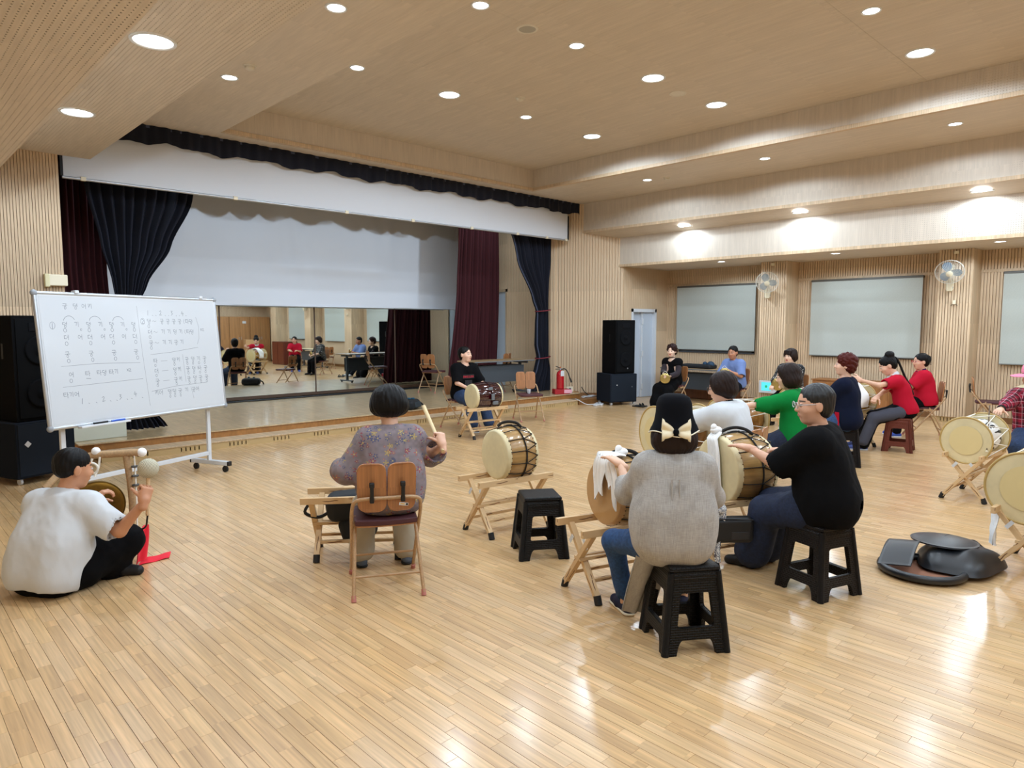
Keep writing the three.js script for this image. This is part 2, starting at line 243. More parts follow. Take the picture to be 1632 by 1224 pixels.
// ---------- stage dressing ----------
const cloth = (c, rough = .9, sheen = .25) => phys({ color: c, roughness: rough, sheen, sheenRoughness: .6, sheenColor: new THREE.Color(c).lerp(new THREE.Color(1, 1, 1), .3), side: THREE.DoubleSide });
M.navy = phys({ color: '#0c1020', roughness: .95, sheen: .15, sheenRoughness: .5, sheenColor: new THREE.Color('#2b3a66'), side: THREE.DoubleSide });
M.navyLining = cloth('#3a4257'); M.maroon = phys({ color: '#3d0d14', roughness: .95, sheen: .3, sheenRoughness: .5, sheenColor: new THREE.Color('#6a1a24'), side: THREE.DoubleSide });
M.whiteCloth = cloth('#cfd2d8', .9, .05); M.silver = plain('#b9bdc2', .35, .7); M.greyMetal = plain('#70767c', .45, .3);
// a hanging sheet: fn(u, v) -> [x, y, z]; shells out a second skin for thickness
function sheet(fn, nu, nv, thick = .006) {
  const pos = [], idx = [], a = V(0, 0, 0); const at = (u, v) => { const p = fn(u, v); return V(p[0], p[1], p[2]); };
  for (let s = 0; s < 2; s++) for (let j = 0; j <= nv; j++) for (let i = 0; i <= nu; i++) { const u = i / nu, v = j / nv, p = at(u, v), e = 1e-3, du = at(Math.min(1, u + e), v).sub(at(Math.max(0, u - e), v)), dv = at(u, Math.min(1, v + e)).sub(at(u, Math.max(0, v - e))); const n = du.cross(dv).normalize(); p.addScaledVector(n, s ? -thick / 2 : thick / 2); pos.push(p.x, p.y, p.z); }
  const W = nu + 1, N = W * (nv + 1);
  for (let j = 0; j < nv; j++) for (let i = 0; i < nu; i++) { const q = j * W + i; idx.push(q, q + 1, q + W + 1, q, q + W + 1, q + W, N + q, N + q + W + 1, N + q + 1, N + q, N + q + W, N + q + W + 1); }
  const rim = (list) => { for (let k = 0; k + 1 < list.length; k++) { const [p, q] = [list[k], list[k + 1]]; idx.push(p, N + p, N + q, p, N + q, q); } };
  rim([...Array(W).keys()]); rim([...Array(W).keys()].map((i) => i + nv * W)); rim([...Array(nv + 1).keys()].map((j) => j * W)); rim([...Array(nv + 1).keys()].map((j) => j * W + nu));
  const g = new THREE.BufferGeometry(); g.setAttribute('position', new THREE.Float32BufferAttribute(pos, 3)); g.setIndex(idx); g.computeVertexNormals();
  const n = g.attributes.position, uv = new Float32Array(n.count * 2); for (let i = 0; i < n.count; i++) { const k = i % N; uv[i * 2] = (k % W) / nu; uv[i * 2 + 1] = Math.floor(k / W) / nv; } g.setAttribute('uv', new THREE.BufferAttribute(uv, 2));
  return g;
}
const sm = (a, b, x) => { const t = Math.max(0, Math.min(1, (x - a) / (b - a))); return t * t * (3 - 2 * t); };
{ // navy valance along the top of the stage
  const t = thing('stage_valance', 'long navy velvet valance with pleats above the stage opening', 'valance', [0, 0, 0]);
  part('fabric', sheet((u, v) => { const x = 2.14 + u * 9.43, k = x * 17 + 2.2 * Math.sin(x * 1.7), y0 = 4.25, h = .235 + .02 * Math.sin(x * 5.3) + .015 * Math.sin(x * 13 + 1); return [x, y0 - v * h, -9.985 + .022 * Math.sin(k) * (.35 + .65 * v) + .012 * Math.sin(k * 2.3 + 1)]; }, 900, 6), M.navy, t);
  part('heading_tape', box2(2.14, 11.57, 4.215, 4.25, -10.02, -9.995), M.navyLining, t);
}
{ // the projection screen, pulled part of the way down
  const t = thing('projection_screen', 'wide white projection screen part lowered below the navy valance', 'screen', [0, 0, 0]);
  part('fabric', sheet((u, v) => [1.99 + u * 9.26, 4.24 - v * .77, -10.06 + .003 * Math.sin(u * 9 + v * 2)], 120, 8, .004), M.whiteCloth, t);
  part('bottom_bar', bar(V(1.975, 3.455, -10.058), V(11.262, 3.455, -10.058), .018, .018, 12), M.silver, t);
  for (const x of [2.2, 4.1, 5.9, 7.2, 8.55, 9.75, 10.6, 11.2]) part('clip', rbox(.06, .05, .045, .006, x, 3.46, -10.056), M.cream, t);
  for (const x of [11.27, 1.97]) part('end_bracket', rbox(.03, .5, .03, .005, x, 3.72, -10.06), M.black, t);
}
// tied-back drape: left and right edges as functions of height
function drape(t, keys, z, pleats, m, lining, n = 160, depth = .07) {
  const at = (v) => { let i = 0; while (i < keys.length - 2 && v > keys[i + 1][0]) i++; const [v0, l0, r0] = keys[i], [v1, l1, r1] = keys[i + 1], k = Math.max(0, Math.min(1, (v - v0) / (v1 - v0))); const s = k * k * (3 - 2 * k) * .5 + k * .5; return [l0 + (l1 - l0) * s, r0 + (r1 - r0) * s]; };
  const y0 = keys[0][3], y1 = keys[keys.length - 1][3];
  part('fabric', sheet((u, v) => { const [l, r] = at(v), w = r - l, a = u * Math.PI * 2 * pleats; const uu = u + .35 / (pleats * 6.28) * Math.sin(a * 1 + v * 1.5); const dz = depth * (.5 + .3 * Math.min(1, w / 1)) * Math.sin(a + .6 * Math.sin(v * 4)) + .03 * Math.sin(a * .37 + v * 3) + .1 * Math.sin(u * Math.PI) * (1 - Math.min(1, w / 1.2)); return [l + w * uu, y0 + (y1 - y0) * v, z + dz]; }, n, 60), m, t);
  if (lining) part('lining_edge', sheet((u, v) => { const [l, r] = at(v), e = lining > 0 ? r : l; return [e + (lining > 0 ? -1 : 1) * -.035 * (1 - u) + (lining > 0 ? -.005 : .005), y0 + (y1 - y0) * v, z + .075 + .012 * Math.sin(v * 9)]; }, 3, 60), M.navyLining, t);
  return at;
}
{
  const t = thing('stage_curtain', 'navy velvet stage curtain tied twice with red cord at right of the stage', 'curtain', [0, 0, 0]);
  drape(t, [[0, 9.62, 11.1, 4.2], [.3, 10.05, 11.08], [.5, 10.53, 10.98], [.57, 10.66, 10.97], [.63, 10.64, 10.98], [.75, 10.63, 11.0], [.815, 10.7, 11.0], [.88, 10.62, 11.08], [.97, 10.4, 11.12], [1, 10.36, 11.12, .215]], -10.42, 9, M.navy, -1);
  const cord = plain('#7c2430', .8); for (const y of [1.95, .94]) part('tie_cord', tube([...Array(12).keys()].map((k) => V(10.82 + .2 * Math.cos(k / 12 * 6.283), y + .02 * Math.cos(k / 12 * 6.283), -10.37 + .13 * Math.sin(k / 12 * 6.283))), .011, 60, 6, true), cord, t);
}
{
  const t = thing('stage_curtain', 'navy velvet stage curtain gathered to a point behind the whiteboard', 'curtain', [0, 0, 0]);
  drape(t, [[0, 2.1, 3.85, 4.2], [.2, 2.28, 3.62], [.37, 2.42, 3.3], [.5, 2.54, 2.98], [.57, 2.58, 2.86], [.66, 2.56, 2.87], [.8, 2.56, 2.9], [.93, 2.5, 2.97], [1, 2.44, 3.16, .215]], -10.4, 10, M.navy, 0);
  part('tie_cord', tube([...Array(12).keys()].map((k) => V(2.72 + .17 * Math.cos(k / 12 * 6.283), 1.93, -10.35 + .13 * Math.sin(k / 12 * 6.283))), .011, 60, 6, true), plain('#7c2430', .8), t);
}
for (const [l0, r0, l1, r1, z, lab] of [[9.63, 10.75, 9.27, 10.72, -11.75, 'dark maroon leg curtain hanging right of the white backdrop'], [1.75, 2.6, 1.8, 2.75, -10.9, 'dark maroon leg curtain at the left end of the stage']]) {
  const t = thing('leg_curtain', lab, 'curtain', [0, 0, 0]); drape(t, [[0, l0, r0, 4.5], [.5, l0 + (l1 - l0) * .3, r0], [1, l1, r1, .22]], z, 11, M.maroon, 0, 140, .06);
}
{ // white backdrop cloth over the mirrors
  const t = thing('backdrop_cloth', 'large white cloth backdrop with soft folds hanging over the mirrors', 'backdrop', [0, 0, 0]);
  part('fabric', sheet((u, v) => { const x = 2.4 + u * 8.0, y = 4.67 - v * 2.67, top = 1 - v; const fold = .02 * Math.sin(x * 2.1 + y * 1.2) + .018 * Math.sin(x * 4.7 - y * 2.2 + 1) * (.4 + .6 * top) + .03 * top * top * Math.sin(x * 9 + 2 * Math.sin(x * 3)) + .022 * Math.exp(-Math.pow((x - 4.6 + (4.2 - y) * .35) / .16, 2)) + .02 * Math.exp(-Math.pow((x - 6.2 - (3.9 - y) * .25) / .12, 2)) * sm(1.9, 3.4, y) + .03 * Math.exp(-Math.pow((y - 2.75) / .12, 2)) * sm(0, .5, Math.sin(x * 1.1)); return [x, y + .02 * Math.sin(u * 3.1) * v, -12.72 + fold]; }, 300, 70, .005), M.whiteCloth, t);
  part('hem_pipe', bar(V(2.4, 2.01, -12.72), V(10.4, 2.01, -12.72), .014), M.whiteCloth, t);
}
{ // mirrors on the back wall of the stage
  const glass = std({ color: '#dfe6e4', metalness: 1, roughness: .015 }); const xs = [2.0, 3.0, 4.93, 6.84, 8.79, 10.74];
  for (let i = 0; i + 1 < xs.length; i++) { const t = thing('mirror_panel', ['leftmost wall mirror behind the left curtain', 'wall mirror hidden mostly by the whiteboard', 'wall mirror panel beside the whiteboard showing seated players', 'wall mirror panel in the middle showing the woman in red with a stick', 'rightmost wall mirror panel beside the maroon curtain'][i], 'mirror', [0, 0, 0], 0, 'stage mirrors'); part('glass', box2(xs[i] + .004, xs[i + 1] - .004, .28, 2.3, -13.03, -13.01), glass, t); part('frame', [box2(xs[i], xs[i] + .012, .26, 2.32, -13.04, -13.004), box2(xs[i + 1] - .012, xs[i + 1], .26, 2.32, -13.04, -13.004), box2(xs[i], xs[i + 1], .22, .28, -13.04, -13.0), box2(xs[i], xs[i + 1], 2.3, 2.32, -13.04, -13.0)], plain('#4a3526', .5), t); }
  const cab = plain('#101216', .5); for (let k = 0; k < 3; k++) solo('stage_cable', tube([...Array(26).keys()].map((i) => V(4.2 + i * .25, .2 + .013, -12.86 + k * .045 + .012 * Math.sin(i * 2.1 + k))), .013, 160, 6), cab, ['black cable along the mirror foot, closest to the mirror', 'middle black cable along the mirror foot', 'black cable along the mirror foot, closest to the hall'][k], 'cable', 'cables along the mirrors');
}
// ---------- ceiling fittings ----------
for (const [x, y, z, k, lab] of [[5.14, CY, -5.16, 0, 'round ceiling loudspeaker grille near the top of the picture'], [7.94, CY, -5.2, 1, 'flat round cover plate in the ceiling between two downlights'], [6.58, CY, -6.74, 2, 'small smoke detector in the middle of the main ceiling'], [10.62, SY, -7.15, 2, 'small smoke detector under the upper perforated step on the right'], [3.06, SY, -7.04, 2, 'smoke detector in the left upper soffit']]) {
  const t = thing(k === 2 ? 'smoke_detector' : k ? 'cover_plate' : 'ceiling_speaker', lab, k === 2 ? 'smoke detector' : k ? 'cover plate' : 'ceiling speaker', [x, y, z]); const c = plain('#d6cfc2', .5);
  if (k === 2) { part('base', lathe([[0, -.012], [.06, -.012], [.066, 0]], 24), c, t); part('sensor', lathe([[0, -.04], [.03, -.04], [.048, -.03], [.05, -.012]], 24), c, t); }
  else { part('rim', lathe([[.085, 0], [.088, -.008], [.108, -.006], [.112, 0]], 32), c, t); part('grille', lathe([[0, -.005], [.087, -.004]], 32), k ? c : plain('#a9a49a', .7), t); }
}
// ---------- blinds, fans, wall fittings ----------
{
  const fab = std({ color: '#b6bbb4', roughness: .85, map: tex(128, 128, (u, v, x, y) => .94 + .06 * ((x >> 1) % 2 ? vnoise(x * .5, y * .1) : vnoise(x * .1 + 9, y * .5)), true, [14, 10]) });
  [[-8.91, -7.0, 'roller blind closest to the door, above the man in the blue shirt'], [-5.84, -3.88, 'roller blind in the middle of the window wall, between the two fans'], [-2.69, -.74, 'roller blind cut off by the right edge of the picture'], [.45, 2.4, 'roller blind past the right edge, seen in the mirror']].forEach(([z0, z1, lab], i) => {
    const t = thing('roller_blind', 'pale grey-green ' + lab, 'blind', [0, 0, 0], 0, 'window blinds'); const y0 = [1.09, 1.05, 1.0, 1.05][i];
    part('fabric', sheet((u, v) => [13.745 - .004 * Math.sin(v * 3), 2.49 - v * (2.49 - y0), z0 + u * (z1 - z0)], 10, 10, .003), fab, t); part('head_rail', rbox(.07, .045, z1 - z0 + .02, .012, 13.775, 2.5, (z0 + z1) / 2), plain('#55524c', .5), t); part('hem_bar', bar(V(13.745, y0, z0), V(13.745, y0, z1), .011), plain('#7d807c', .5), t);
    const w = structGroup('window_' + (i + 1)); part('pane', box2(13.82, 13.826, 1.1, 2.45, z0 + .05, z1 - .05), phys({ color: '#9fb0b8', roughness: .05, metalness: 0 }), w); part('frame', [box2(13.8, 13.84, 1.02, 1.08, z0 + .03, z1 - .03), box2(13.8, 13.84, 1.05, 2.5, z0 + .03, z0 + .09), box2(13.8, 13.84, 1.05, 2.5, z1 - .09, z1 - .03)], plain('#4c5054', .5), w);
  });
  const wire = plain('#d9d6cb', .4), blade = phys({ color: '#b9c2c8', roughness: .25, transmission: .6, thickness: 0 }), ivory = plain('#dcd3b8', .5);
  const fan = (at, turn, tip, bl, lab) => {
    const t = thing('wall_fan', lab, 'fan', at, turn, 'wall fans'); // faces +z locally
    part('wall_bracket', [rbox(.11, .16, .1, .02, 0, -.2, -.36), rbox(.09, .2, .09, .02, 0, -.2, -.27, .2)], ivory, t); part('motor_arm', bar(V(0, -.2, -.28), V(0, -.02, -.12), .028), ivory, t);
    const head = new THREE.Group(); head.name = 'fan_head'; head.rotation.x = tip; t.add(head);
    const wires = [new THREE.TorusGeometry(.205, .006, 8, 48)]; for (let k = 0; k < 40; k++) { const a = k / 40 * Math.PI * 2, c = Math.cos(a), s = Math.sin(a); wires.push(tube([V(.05 * c, .05 * s, .075), V(.14 * c, .14 * s, .062), V(.205 * c, .205 * s, 0)], .002, 8, 4), tube([V(.06 * c, .06 * s, -.085), V(.15 * c, .15 * s, -.075), V(.205 * c, .205 * s, 0)], .002, 8, 4)); }
    part('guard', wires, wire, head); part('badge', lathe([[0, .09], [.045, .086], [.05, .076], [.05, .07]], 24).rotateX(Math.PI / 2), ivory, head); part('motor', xf(lathe([[0, .06], [.04, .058], [.062, .03], [.065, -.06], [.05, -.1], [0, -.1]].reverse(), 24), 0, 0, -.1, Math.PI / 2), ivory, head);
    for (let k = 0; k < 3; k++) { const s = new THREE.Shape(); s.moveTo(.02, -.02); s.bezierCurveTo(.06, -.12, .17, -.1, .175, -.02); s.bezierCurveTo(.17, .07, .09, .06, .02, .03); const g = new THREE.ExtrudeGeometry(s, { depth: .003, bevelEnabled: false }); g.rotateX(.3); g.rotateZ(k * 2.094); part('blade', g, bl, head); }
    part('control_knob', ball(.024, .03, -.24, -.28), plain('#8f9aa4', .3, .5), t);
  };
  fan([12.93, 2.47, -6.36], -66 * RAD, .35, blade, 'ivory wall fan on the pier above the man in the blue shirt'); fan([12.93, 2.5, -3.27], -78 * RAD, .5, phys({ color: '#8fa6ba', roughness: .25, transmission: .45, thickness: 0 }), 'wall fan with blue blades tilted down on the right pier'); fan([12.93, 2.5, -.14], -100 * RAD, .4, blade, 'wall fan on the pier past the right edge of the picture');
  for (const [z, lab] of [[-6.42, 'left'], [-3.27, 'right']]) { solo('cable_box', rbox(.04, .05, .07, .008, 13.28, 2.84, z), M.cream, `small cream box at the top of the pier with the ${lab} fan`, 'box'); }
  const h = thing('wall_socket', 'small cream switch with two loose wires under the right fan', 'switch', [13.285, 2.02, -3.27]); part('plate', rbox(.03, .07, .045, .006), M.cream, h); part('wire', [tube([V(0, -.03, -.02), V(-.01, -.06, -.05)], .004, 6, 5), tube([V(0, -.03, .02), V(-.01, -.06, .05)], .004, 6, 5)], M.black, h);
  const sc = thing('wall_display', 'small white box with a glowing cyan screen on the pier', 'display', [13.26, .4, -6.44], 0); part('case', rbox(.06, .25, .36, .015), M.white, sc); part('screen', box(.004, .17, .2, -.032, .01, -.02), std({ color: '#2fb6c4', emissive: '#6fe6ee', emissiveIntensity: .7, roughness: .3 }), sc); part('mark', lathe([[0, 0], [.03, 0]], 5).rotateZ(Math.PI / 2).translate(-.0355, .01, -.02), plain('#39d98a', .4), sc);
  const e = thing('thermostat', 'cream box on the slatted wall at the left edge of the stage', 'box', [1.74, 2.16, ZL + .05]); part('case', rbox(.22, .13, .08, .012), M.cream, e); part('flap', rbox(.05, .15, .085, .01, -.09, -.005, 0), plain('#d8cfa6', .6), e);
}
// ---------- whiteboard with the drum notation ----------
{
  const a = V(1.341, 0, -7.271), b = V(2.861, 0, -7.926), mid = a.clone().add(b).multiplyScalar(.5), turn = Math.atan2(-(b.z - a.z), b.x - a.x);
  const t = thing('whiteboard', 'white mobile whiteboard covered with handwritten drum notation', 'whiteboard', [mid.x, 0, mid.z], turn);
  const W = 1.99, H = 1.2, cy = 1.33, tilt = -.1;
  const cv = document.createElement('canvas'); cv.width = 1632; cv.height = 984; const c = cv.getContext('2d'); c.fillStyle = '#c8cdd3'; c.fillRect(0, 0, 1632, 984); c.strokeStyle = '#6f7680'; c.lineCap = 'round'; c.lineJoin = 'round';
  const hr = mulberry(5); const jig = (k) => (hr() - .5) * k;
  const S = (pts, w = 4) => { c.lineWidth = w * .75; c.beginPath(); pts.forEach(([x, y], i) => (i ? c.lineTo(x + jig(3), y + jig(3)) : c.moveTo(x, y))); c.stroke(); };
  const O = (x, y, r = 13) => { c.lineWidth = 2.6; c.beginPath(); c.ellipse(x, y, r * .8, r * 1.15, .1, 0, 6.3); c.stroke(); };
  const G = { // strokes of the written syllables in a 40 x 44 box
    deong: (x, y) => { S([[x + 20, y], [x + 4, y + 1], [x + 4, y + 17], [x + 22, y + 16]]); S([[x + 24, y + 9], [x + 34, y + 9]]); S([[x + 34, y - 3], [x + 34, y + 22]]); O(x + 22, y + 32, 9); },
    gung: (x, y) => { S([[x + 4, y], [x + 30, y], [x + 27, y + 12]]); S([[x, y + 17], [x + 38, y + 16]]); S([[x + 19, y + 17], [x + 19, y + 24]]); O(x + 19, y + 33, 9); },
    deo: (x, y) => { S([[x + 20, y + 2], [x + 4, y + 3], [x + 4, y + 28], [x + 24, y + 26]]); S([[x + 24, y + 14], [x + 34, y + 14]]); S([[x + 35, y - 2], [x + 35, y + 38]]); },
    eo: (x, y) => { O(x + 12, y + 14, 11); S([[x + 24, y + 14], [x + 33, y + 14]]); S([[x + 34, y - 3], [x + 33, y + 38]]); },
    ki: (x, y) => { S([[x + 2, y], [x + 20, y], [x + 8, y + 26]]); S([[x + 3, y + 13], [x + 18, y + 11]]); S([[x + 30, y - 4], [x + 30, y + 34]]); },
    ta: (x, y) => { S([[x + 22, y], [x + 3, y + 1], [x + 3, y + 26], [x + 23, y + 25]]); S([[x + 4, y + 12], [x + 20, y + 12]]); S([[x + 31, y - 4], [x + 31, y + 38]]); S([[x + 31, y + 15], [x + 40, y + 15]]); },
    ssi: (x, y) => { S([[x + 10, y], [x + 2, y + 22]]); S([[x + 10, y + 4], [x + 16, y + 22]]); S([[x + 30, y - 4], [x + 30, y + 32]]); },
    gi: (x, y) => { S([[x + 2, y], [x + 20, y], [x + 12, y + 26]]); S([[x + 31, y - 4], [x + 31, y + 34]]); },
    1: (x, y) => S([[x + 8, y], [x + 4, y + 42]]), 2: (x, y) => S([[x, y + 8], [x + 12, y], [x + 18, y + 12], [x, y + 40], [x + 22, y + 37]]), 3: (x, y) => S([[x, y + 2], [x + 16, y + 2], [x + 4, y + 16], [x + 18, y + 24], [x, y + 40]]), 4: (x, y) => { S([[x + 10, y], [x, y + 24], [x + 24, y + 22]]); S([[x + 15, y + 10], [x + 13, y + 44]]); }, x2: (x, y) => { S([[x, y], [x + 14, y + 20]]); S([[x + 14, y], [x, y + 20]]); S([[x + 24, y], [x + 34, y + 2], [x + 22, y + 22], [x + 40, y + 22]]); },
  };
  const row = (list, x, y, s = 1) => list.forEach(([k, dx, dy = 0]) => G[k](x + dx, y + dy));
  row([['gung', 0], ['deong', 80], ['eo', 150], ['ki', 200]], 175, 55);
  O(80, 225, 24); G[1](73, 208);
  for (const [x0, x1] of [[170, 255], [375, 470], [575, 670]]) { c.lineWidth = 3; c.beginPath(); c.moveTo(x0, 185); c.bezierCurveTo(x0 + 15, 140, x1 - 15, 140, x1, 180); c.stroke(); }
  row([['deong', 0], ['gi', 95], ['deong', 190], ['gi', 290], ['deong', 385], ['gi', 485], ['deong', 585]], 155, 200); for (const x of [172, 365, 560, 762]) O(x, 262); for (const x of [300, 495, 690]) O(x, 258, 7);
  row([['deo', 0], ['eo', 110], ['deo', 190], ['eo', 300], ['deo', 375], ['eo', 485], ['deo', 585]], 155, 300); for (const x of [172, 365, 560, 762]) O(x, 366);
  row([['gung', 0], ['gung', 190], ['gung', 385], ['gung', 585]], 150, 430); for (const x of [172, 365, 560, 762]) O(x, 500);
  S([[110, 540], [400, 532], [780, 545]], 3); row([['eo', 0], ['ta', 130], ['ta', 225], ['deong', 270], ['ta', 330], ['gi', 375]], 160, 590); O(172, 655); G.x2(650, 590); S([[295, 645], [330, 648]]); S([[105, 700], [420, 690], [790, 682]], 3);
  row([['ta', 0], ['gi', 42], ['eo', 84]], 100, 745); row([[1, 0], [2, 170], [3, 320], [4, 455, -15]], 235, 800); for (const x of [290, 350, 470, 525, 620, 660, 760]) S([[x, 840], [x + 8, 846]], 4);
  S([[808, 60], [812, 480], [830, 920]], 2.5); row([[1, 0], [2, 120], [3, 240], [4, 350]], 905, 95); for (const x of [950, 985, 1080, 1115, 1195, 1230, 1300]) S([[x, 135], [x + 6, 139]], 4);
  O(850, 190, 24); G[2](842, 170); [['deong', 'gung', 'gung', 'gung', 'gung'], ['deo', 'gi', 'gi', 'deong', 'gi'], ['gung', 'gi', 'gi', 'gung', 'gi']].forEach((r, j) => { r.forEach((k, i) => G[k](890 + (i ? 70 : 0) + i * 62, 170 + j * 95)); O(905, 232 + j * 95, 12); S([[945, 190 + j * 95], [955, 182 + j * 95], [968, 194 + j * 95], [985, 186 + j * 95]], 3); if (j < 2) { S([[1275, 170 + j * 95], [1268, 190 + j * 95], [1276, 208 + j * 95]], 3); G.ta(1288, 172 + j * 95); G.deong(1330, 172 + j * 95); } });
  S([[1410, 150], [1432, 240], [1420, 350], [1395, 400]], 3); G.x2(1450, 255);
  S([[890, 480], [1100, 465], [1400, 430]], 3); for (let j = 0; j < 3; j++) { row([[['ta', 'deo', 'gung'][j], 0], [['deong', 'deong', 'gung'][j], 190], ['ki', 240], ['gung', 330], ['deong', 395], [['gi', 'ta', 'gung'][j], 460], ['gung', 530]], 910, 520 + j * 88); for (const x of [925, 1120, 1260, 1322, 1390, 1455]) O(x, 577 + j * 88, 10); S([[985, 540 + j * 88], [1050, 540 + j * 88]], 2.5); }
  S([[1218, 490], [1222, 740]], 2.5); S([[860, 800], [1100, 775], [1450, 765]], 3); row([['ki', 0], ['eo', 40], ['deong', 130], ['deong', 180], ['gung', 240], ['gi', 310], ['gung', 390], ['eo', 430]], 890, 800); for (const x of [1040, 1090, 1150]) O(x, 860, 9); S([[1270, 790], [1290, 900]], 2.5);
  const ct = new THREE.CanvasTexture(cv); ct.colorSpace = THREE.SRGBColorSpace;
  const B = new THREE.Group(); B.name = 'board'; B.position.set(0, cy, 0); B.rotation.x = tilt; t.add(B);
  const pg = new THREE.PlaneGeometry(W - .05, H - .05); pg.translate(0, 0, .0135); part('writing_surface', pg, phys({ map: ct, roughness: .18, clearcoat: .4, clearcoatRoughness: .1 }), B);
  part('panel', rbox(W - .02, H - .02, .024, .005), M.white, B);
  part('frame', [bar(V(-W / 2, H / 2, 0), V(W / 2, H / 2, 0), .018), bar(V(-W / 2, -H / 2, 0), V(W / 2, -H / 2, 0), .018), bar(V(-W / 2, -H / 2, 0), V(-W / 2, H / 2, 0), .018), bar(V(W / 2, -H / 2, 0), V(W / 2, H / 2, 0), .018)], M.silver, B);
  for (const x of [-1, 1]) for (const y of [-1, 1]) part('corner_cap', ball(.03, x * W / 2, y * H / 2, 0, 1, 1, .8), plain('#8d9196', .5), B);
  for (const x of [-.62, .8]) part('clip', rbox(.04, .03, .06, .006, x, H / 2 + .02, 0), M.white, B);
  part('pen_tray', rbox(.5, .02, .06, .005, -.5, -H / 2 - .02, .03), M.white, B); part('marker', bar(V(-.62, -H / 2, .04), V(-.48, -H / 2, .04), .009), M.black, B); part('marker', bar(V(-.44, -H / 2, .04), V(-.3, -H / 2, .04), .009), plain('#2a55b8', .5), B);
  const hw = .83; for (const s of [-1, 1]) { part('upright', rbox(.045, 1.32, .03, .006, s * hw, .76, -.035), M.white, t); const f = part('foot', rbox(.05, .05, .56, .008, s * hw, .1, -.02), M.white, t); part('end_cap', [rbox(.052, .052, .03, .008, s * hw, .1, .26), rbox(.052, .052, .03, .008, s * hw, .1, -.3)], M.black, f); for (const z of [-.24, .2]) part('caster', [xf(new THREE.CylinderGeometry(.035, .035, .024, 18), s * hw, .035, z, 0, 0, Math.PI / 2), rbox(.02, .05, .03, .004, s * hw, .065, z)], M.black, t); }
  part('crossbar', rbox(hw * 2, .045, .03, .006, 0, .2, -.035), M.white, t);
}
// ---------- loudspeakers ----------
function speakerStack(x, z, turn, left) {
  const who = left ? 'behind the whiteboard at the left edge' : 'beside the grey double door';
  const s = thing('subwoofer', `dark grey subwoofer cabinet on casters ${who}`, 'subwoofer', [x, 0, z], turn); const flat = (c) => phys({ color: c, roughness: .95, specularIntensity: .25 }), dk = flat('#1b2029'), bk = flat('#08080a');
  part('cabinet', rbox(.62, .58, .6, .012, 0, .355, 0), dk, s); part('grille', rbox(.58, .54, .012, .004, 0, .355, .303), flat('#20262f'), s); part('badge', left ? rbox(.05, .05, .004, .001, -.2, .42, .312, 0, 0, .78) : rbox(.022, .022, .004, .001, -.16, .42, .312), M.white, s); part('badge', rbox(.02, .025, .004, .001, .19, .38, .312), plain('#5a5e66', .5), s);
  for (const a of [-1, 1]) for (const b of [-1, 1]) part('caster', xf(new THREE.CylinderGeometry(.032, .032, .025, 16), a * .26, .032, b * .25, 0, 0, Math.PI / 2), plain('#c9c9c9', .5), s);
  const t = thing('loudspeaker', `tall black two-way loudspeaker on a subwoofer ${who}`, 'loudspeaker', [x, .655, z], turn + (left ? 0 : 12 * RAD));
  const sh = [[-.25, .25], [.25, .25], [.17, -.25], [-.17, -.25]].map(([a, b]) => [a, b]); const g = prism(sh.map(([a, b]) => [a, -b]), 1.08, .008); g.rotateX(-Math.PI / 2); part('cabinet', uvBox(g), bk, t); part('grille', rbox(.46, 1.03, .012, .005, 0, .54, .262), flat('#0b0c0e'), t);
  for (const [y, r] of [[.73, .15], [.28, .15]]) part('driver', xf(lathe([[0, .02], [.045, .016], [.05, 0], [r - .02, .012], [r, .016], [r, 0]], 32), 0, y, .268, Math.PI / 2), flat('#0d0e11'), t);
  part('horn', rbox(.2, .09, .01, .004, 0, .97, .27), flat('#0f1013'), t); part('badge', new THREE.TorusGeometry(.013, .003, 6, 20).translate(.06, .1, .272), plain('#c8c8c8', .3, .6), t);
  for (const d of [-1, 1]) { const hd = rbox(.01, .16, .075, .004, d * .22, .72, .05); part('handle', hd, plain('#050506', .4), t); }
}
speakerStack(11.48, -8.87, -23 * RAD, false);
speakerStack(1.3, -8.9, 24 * RAD, true);
{ const c = thing('paper_cup', 'white paper cup standing on the right subwoofer', 'cup', [11.72, .648, -8.75]); part('cup', lathe([[0, 0], [.026, 0], [.036, .085], [.034, .085], [.025, .004], [0, .004]], 20), M.white, c); part('rim', new THREE.TorusGeometry(.036, .003, 6, 20).rotateX(Math.PI / 2).translate(0, .085, 0), M.white, c); }
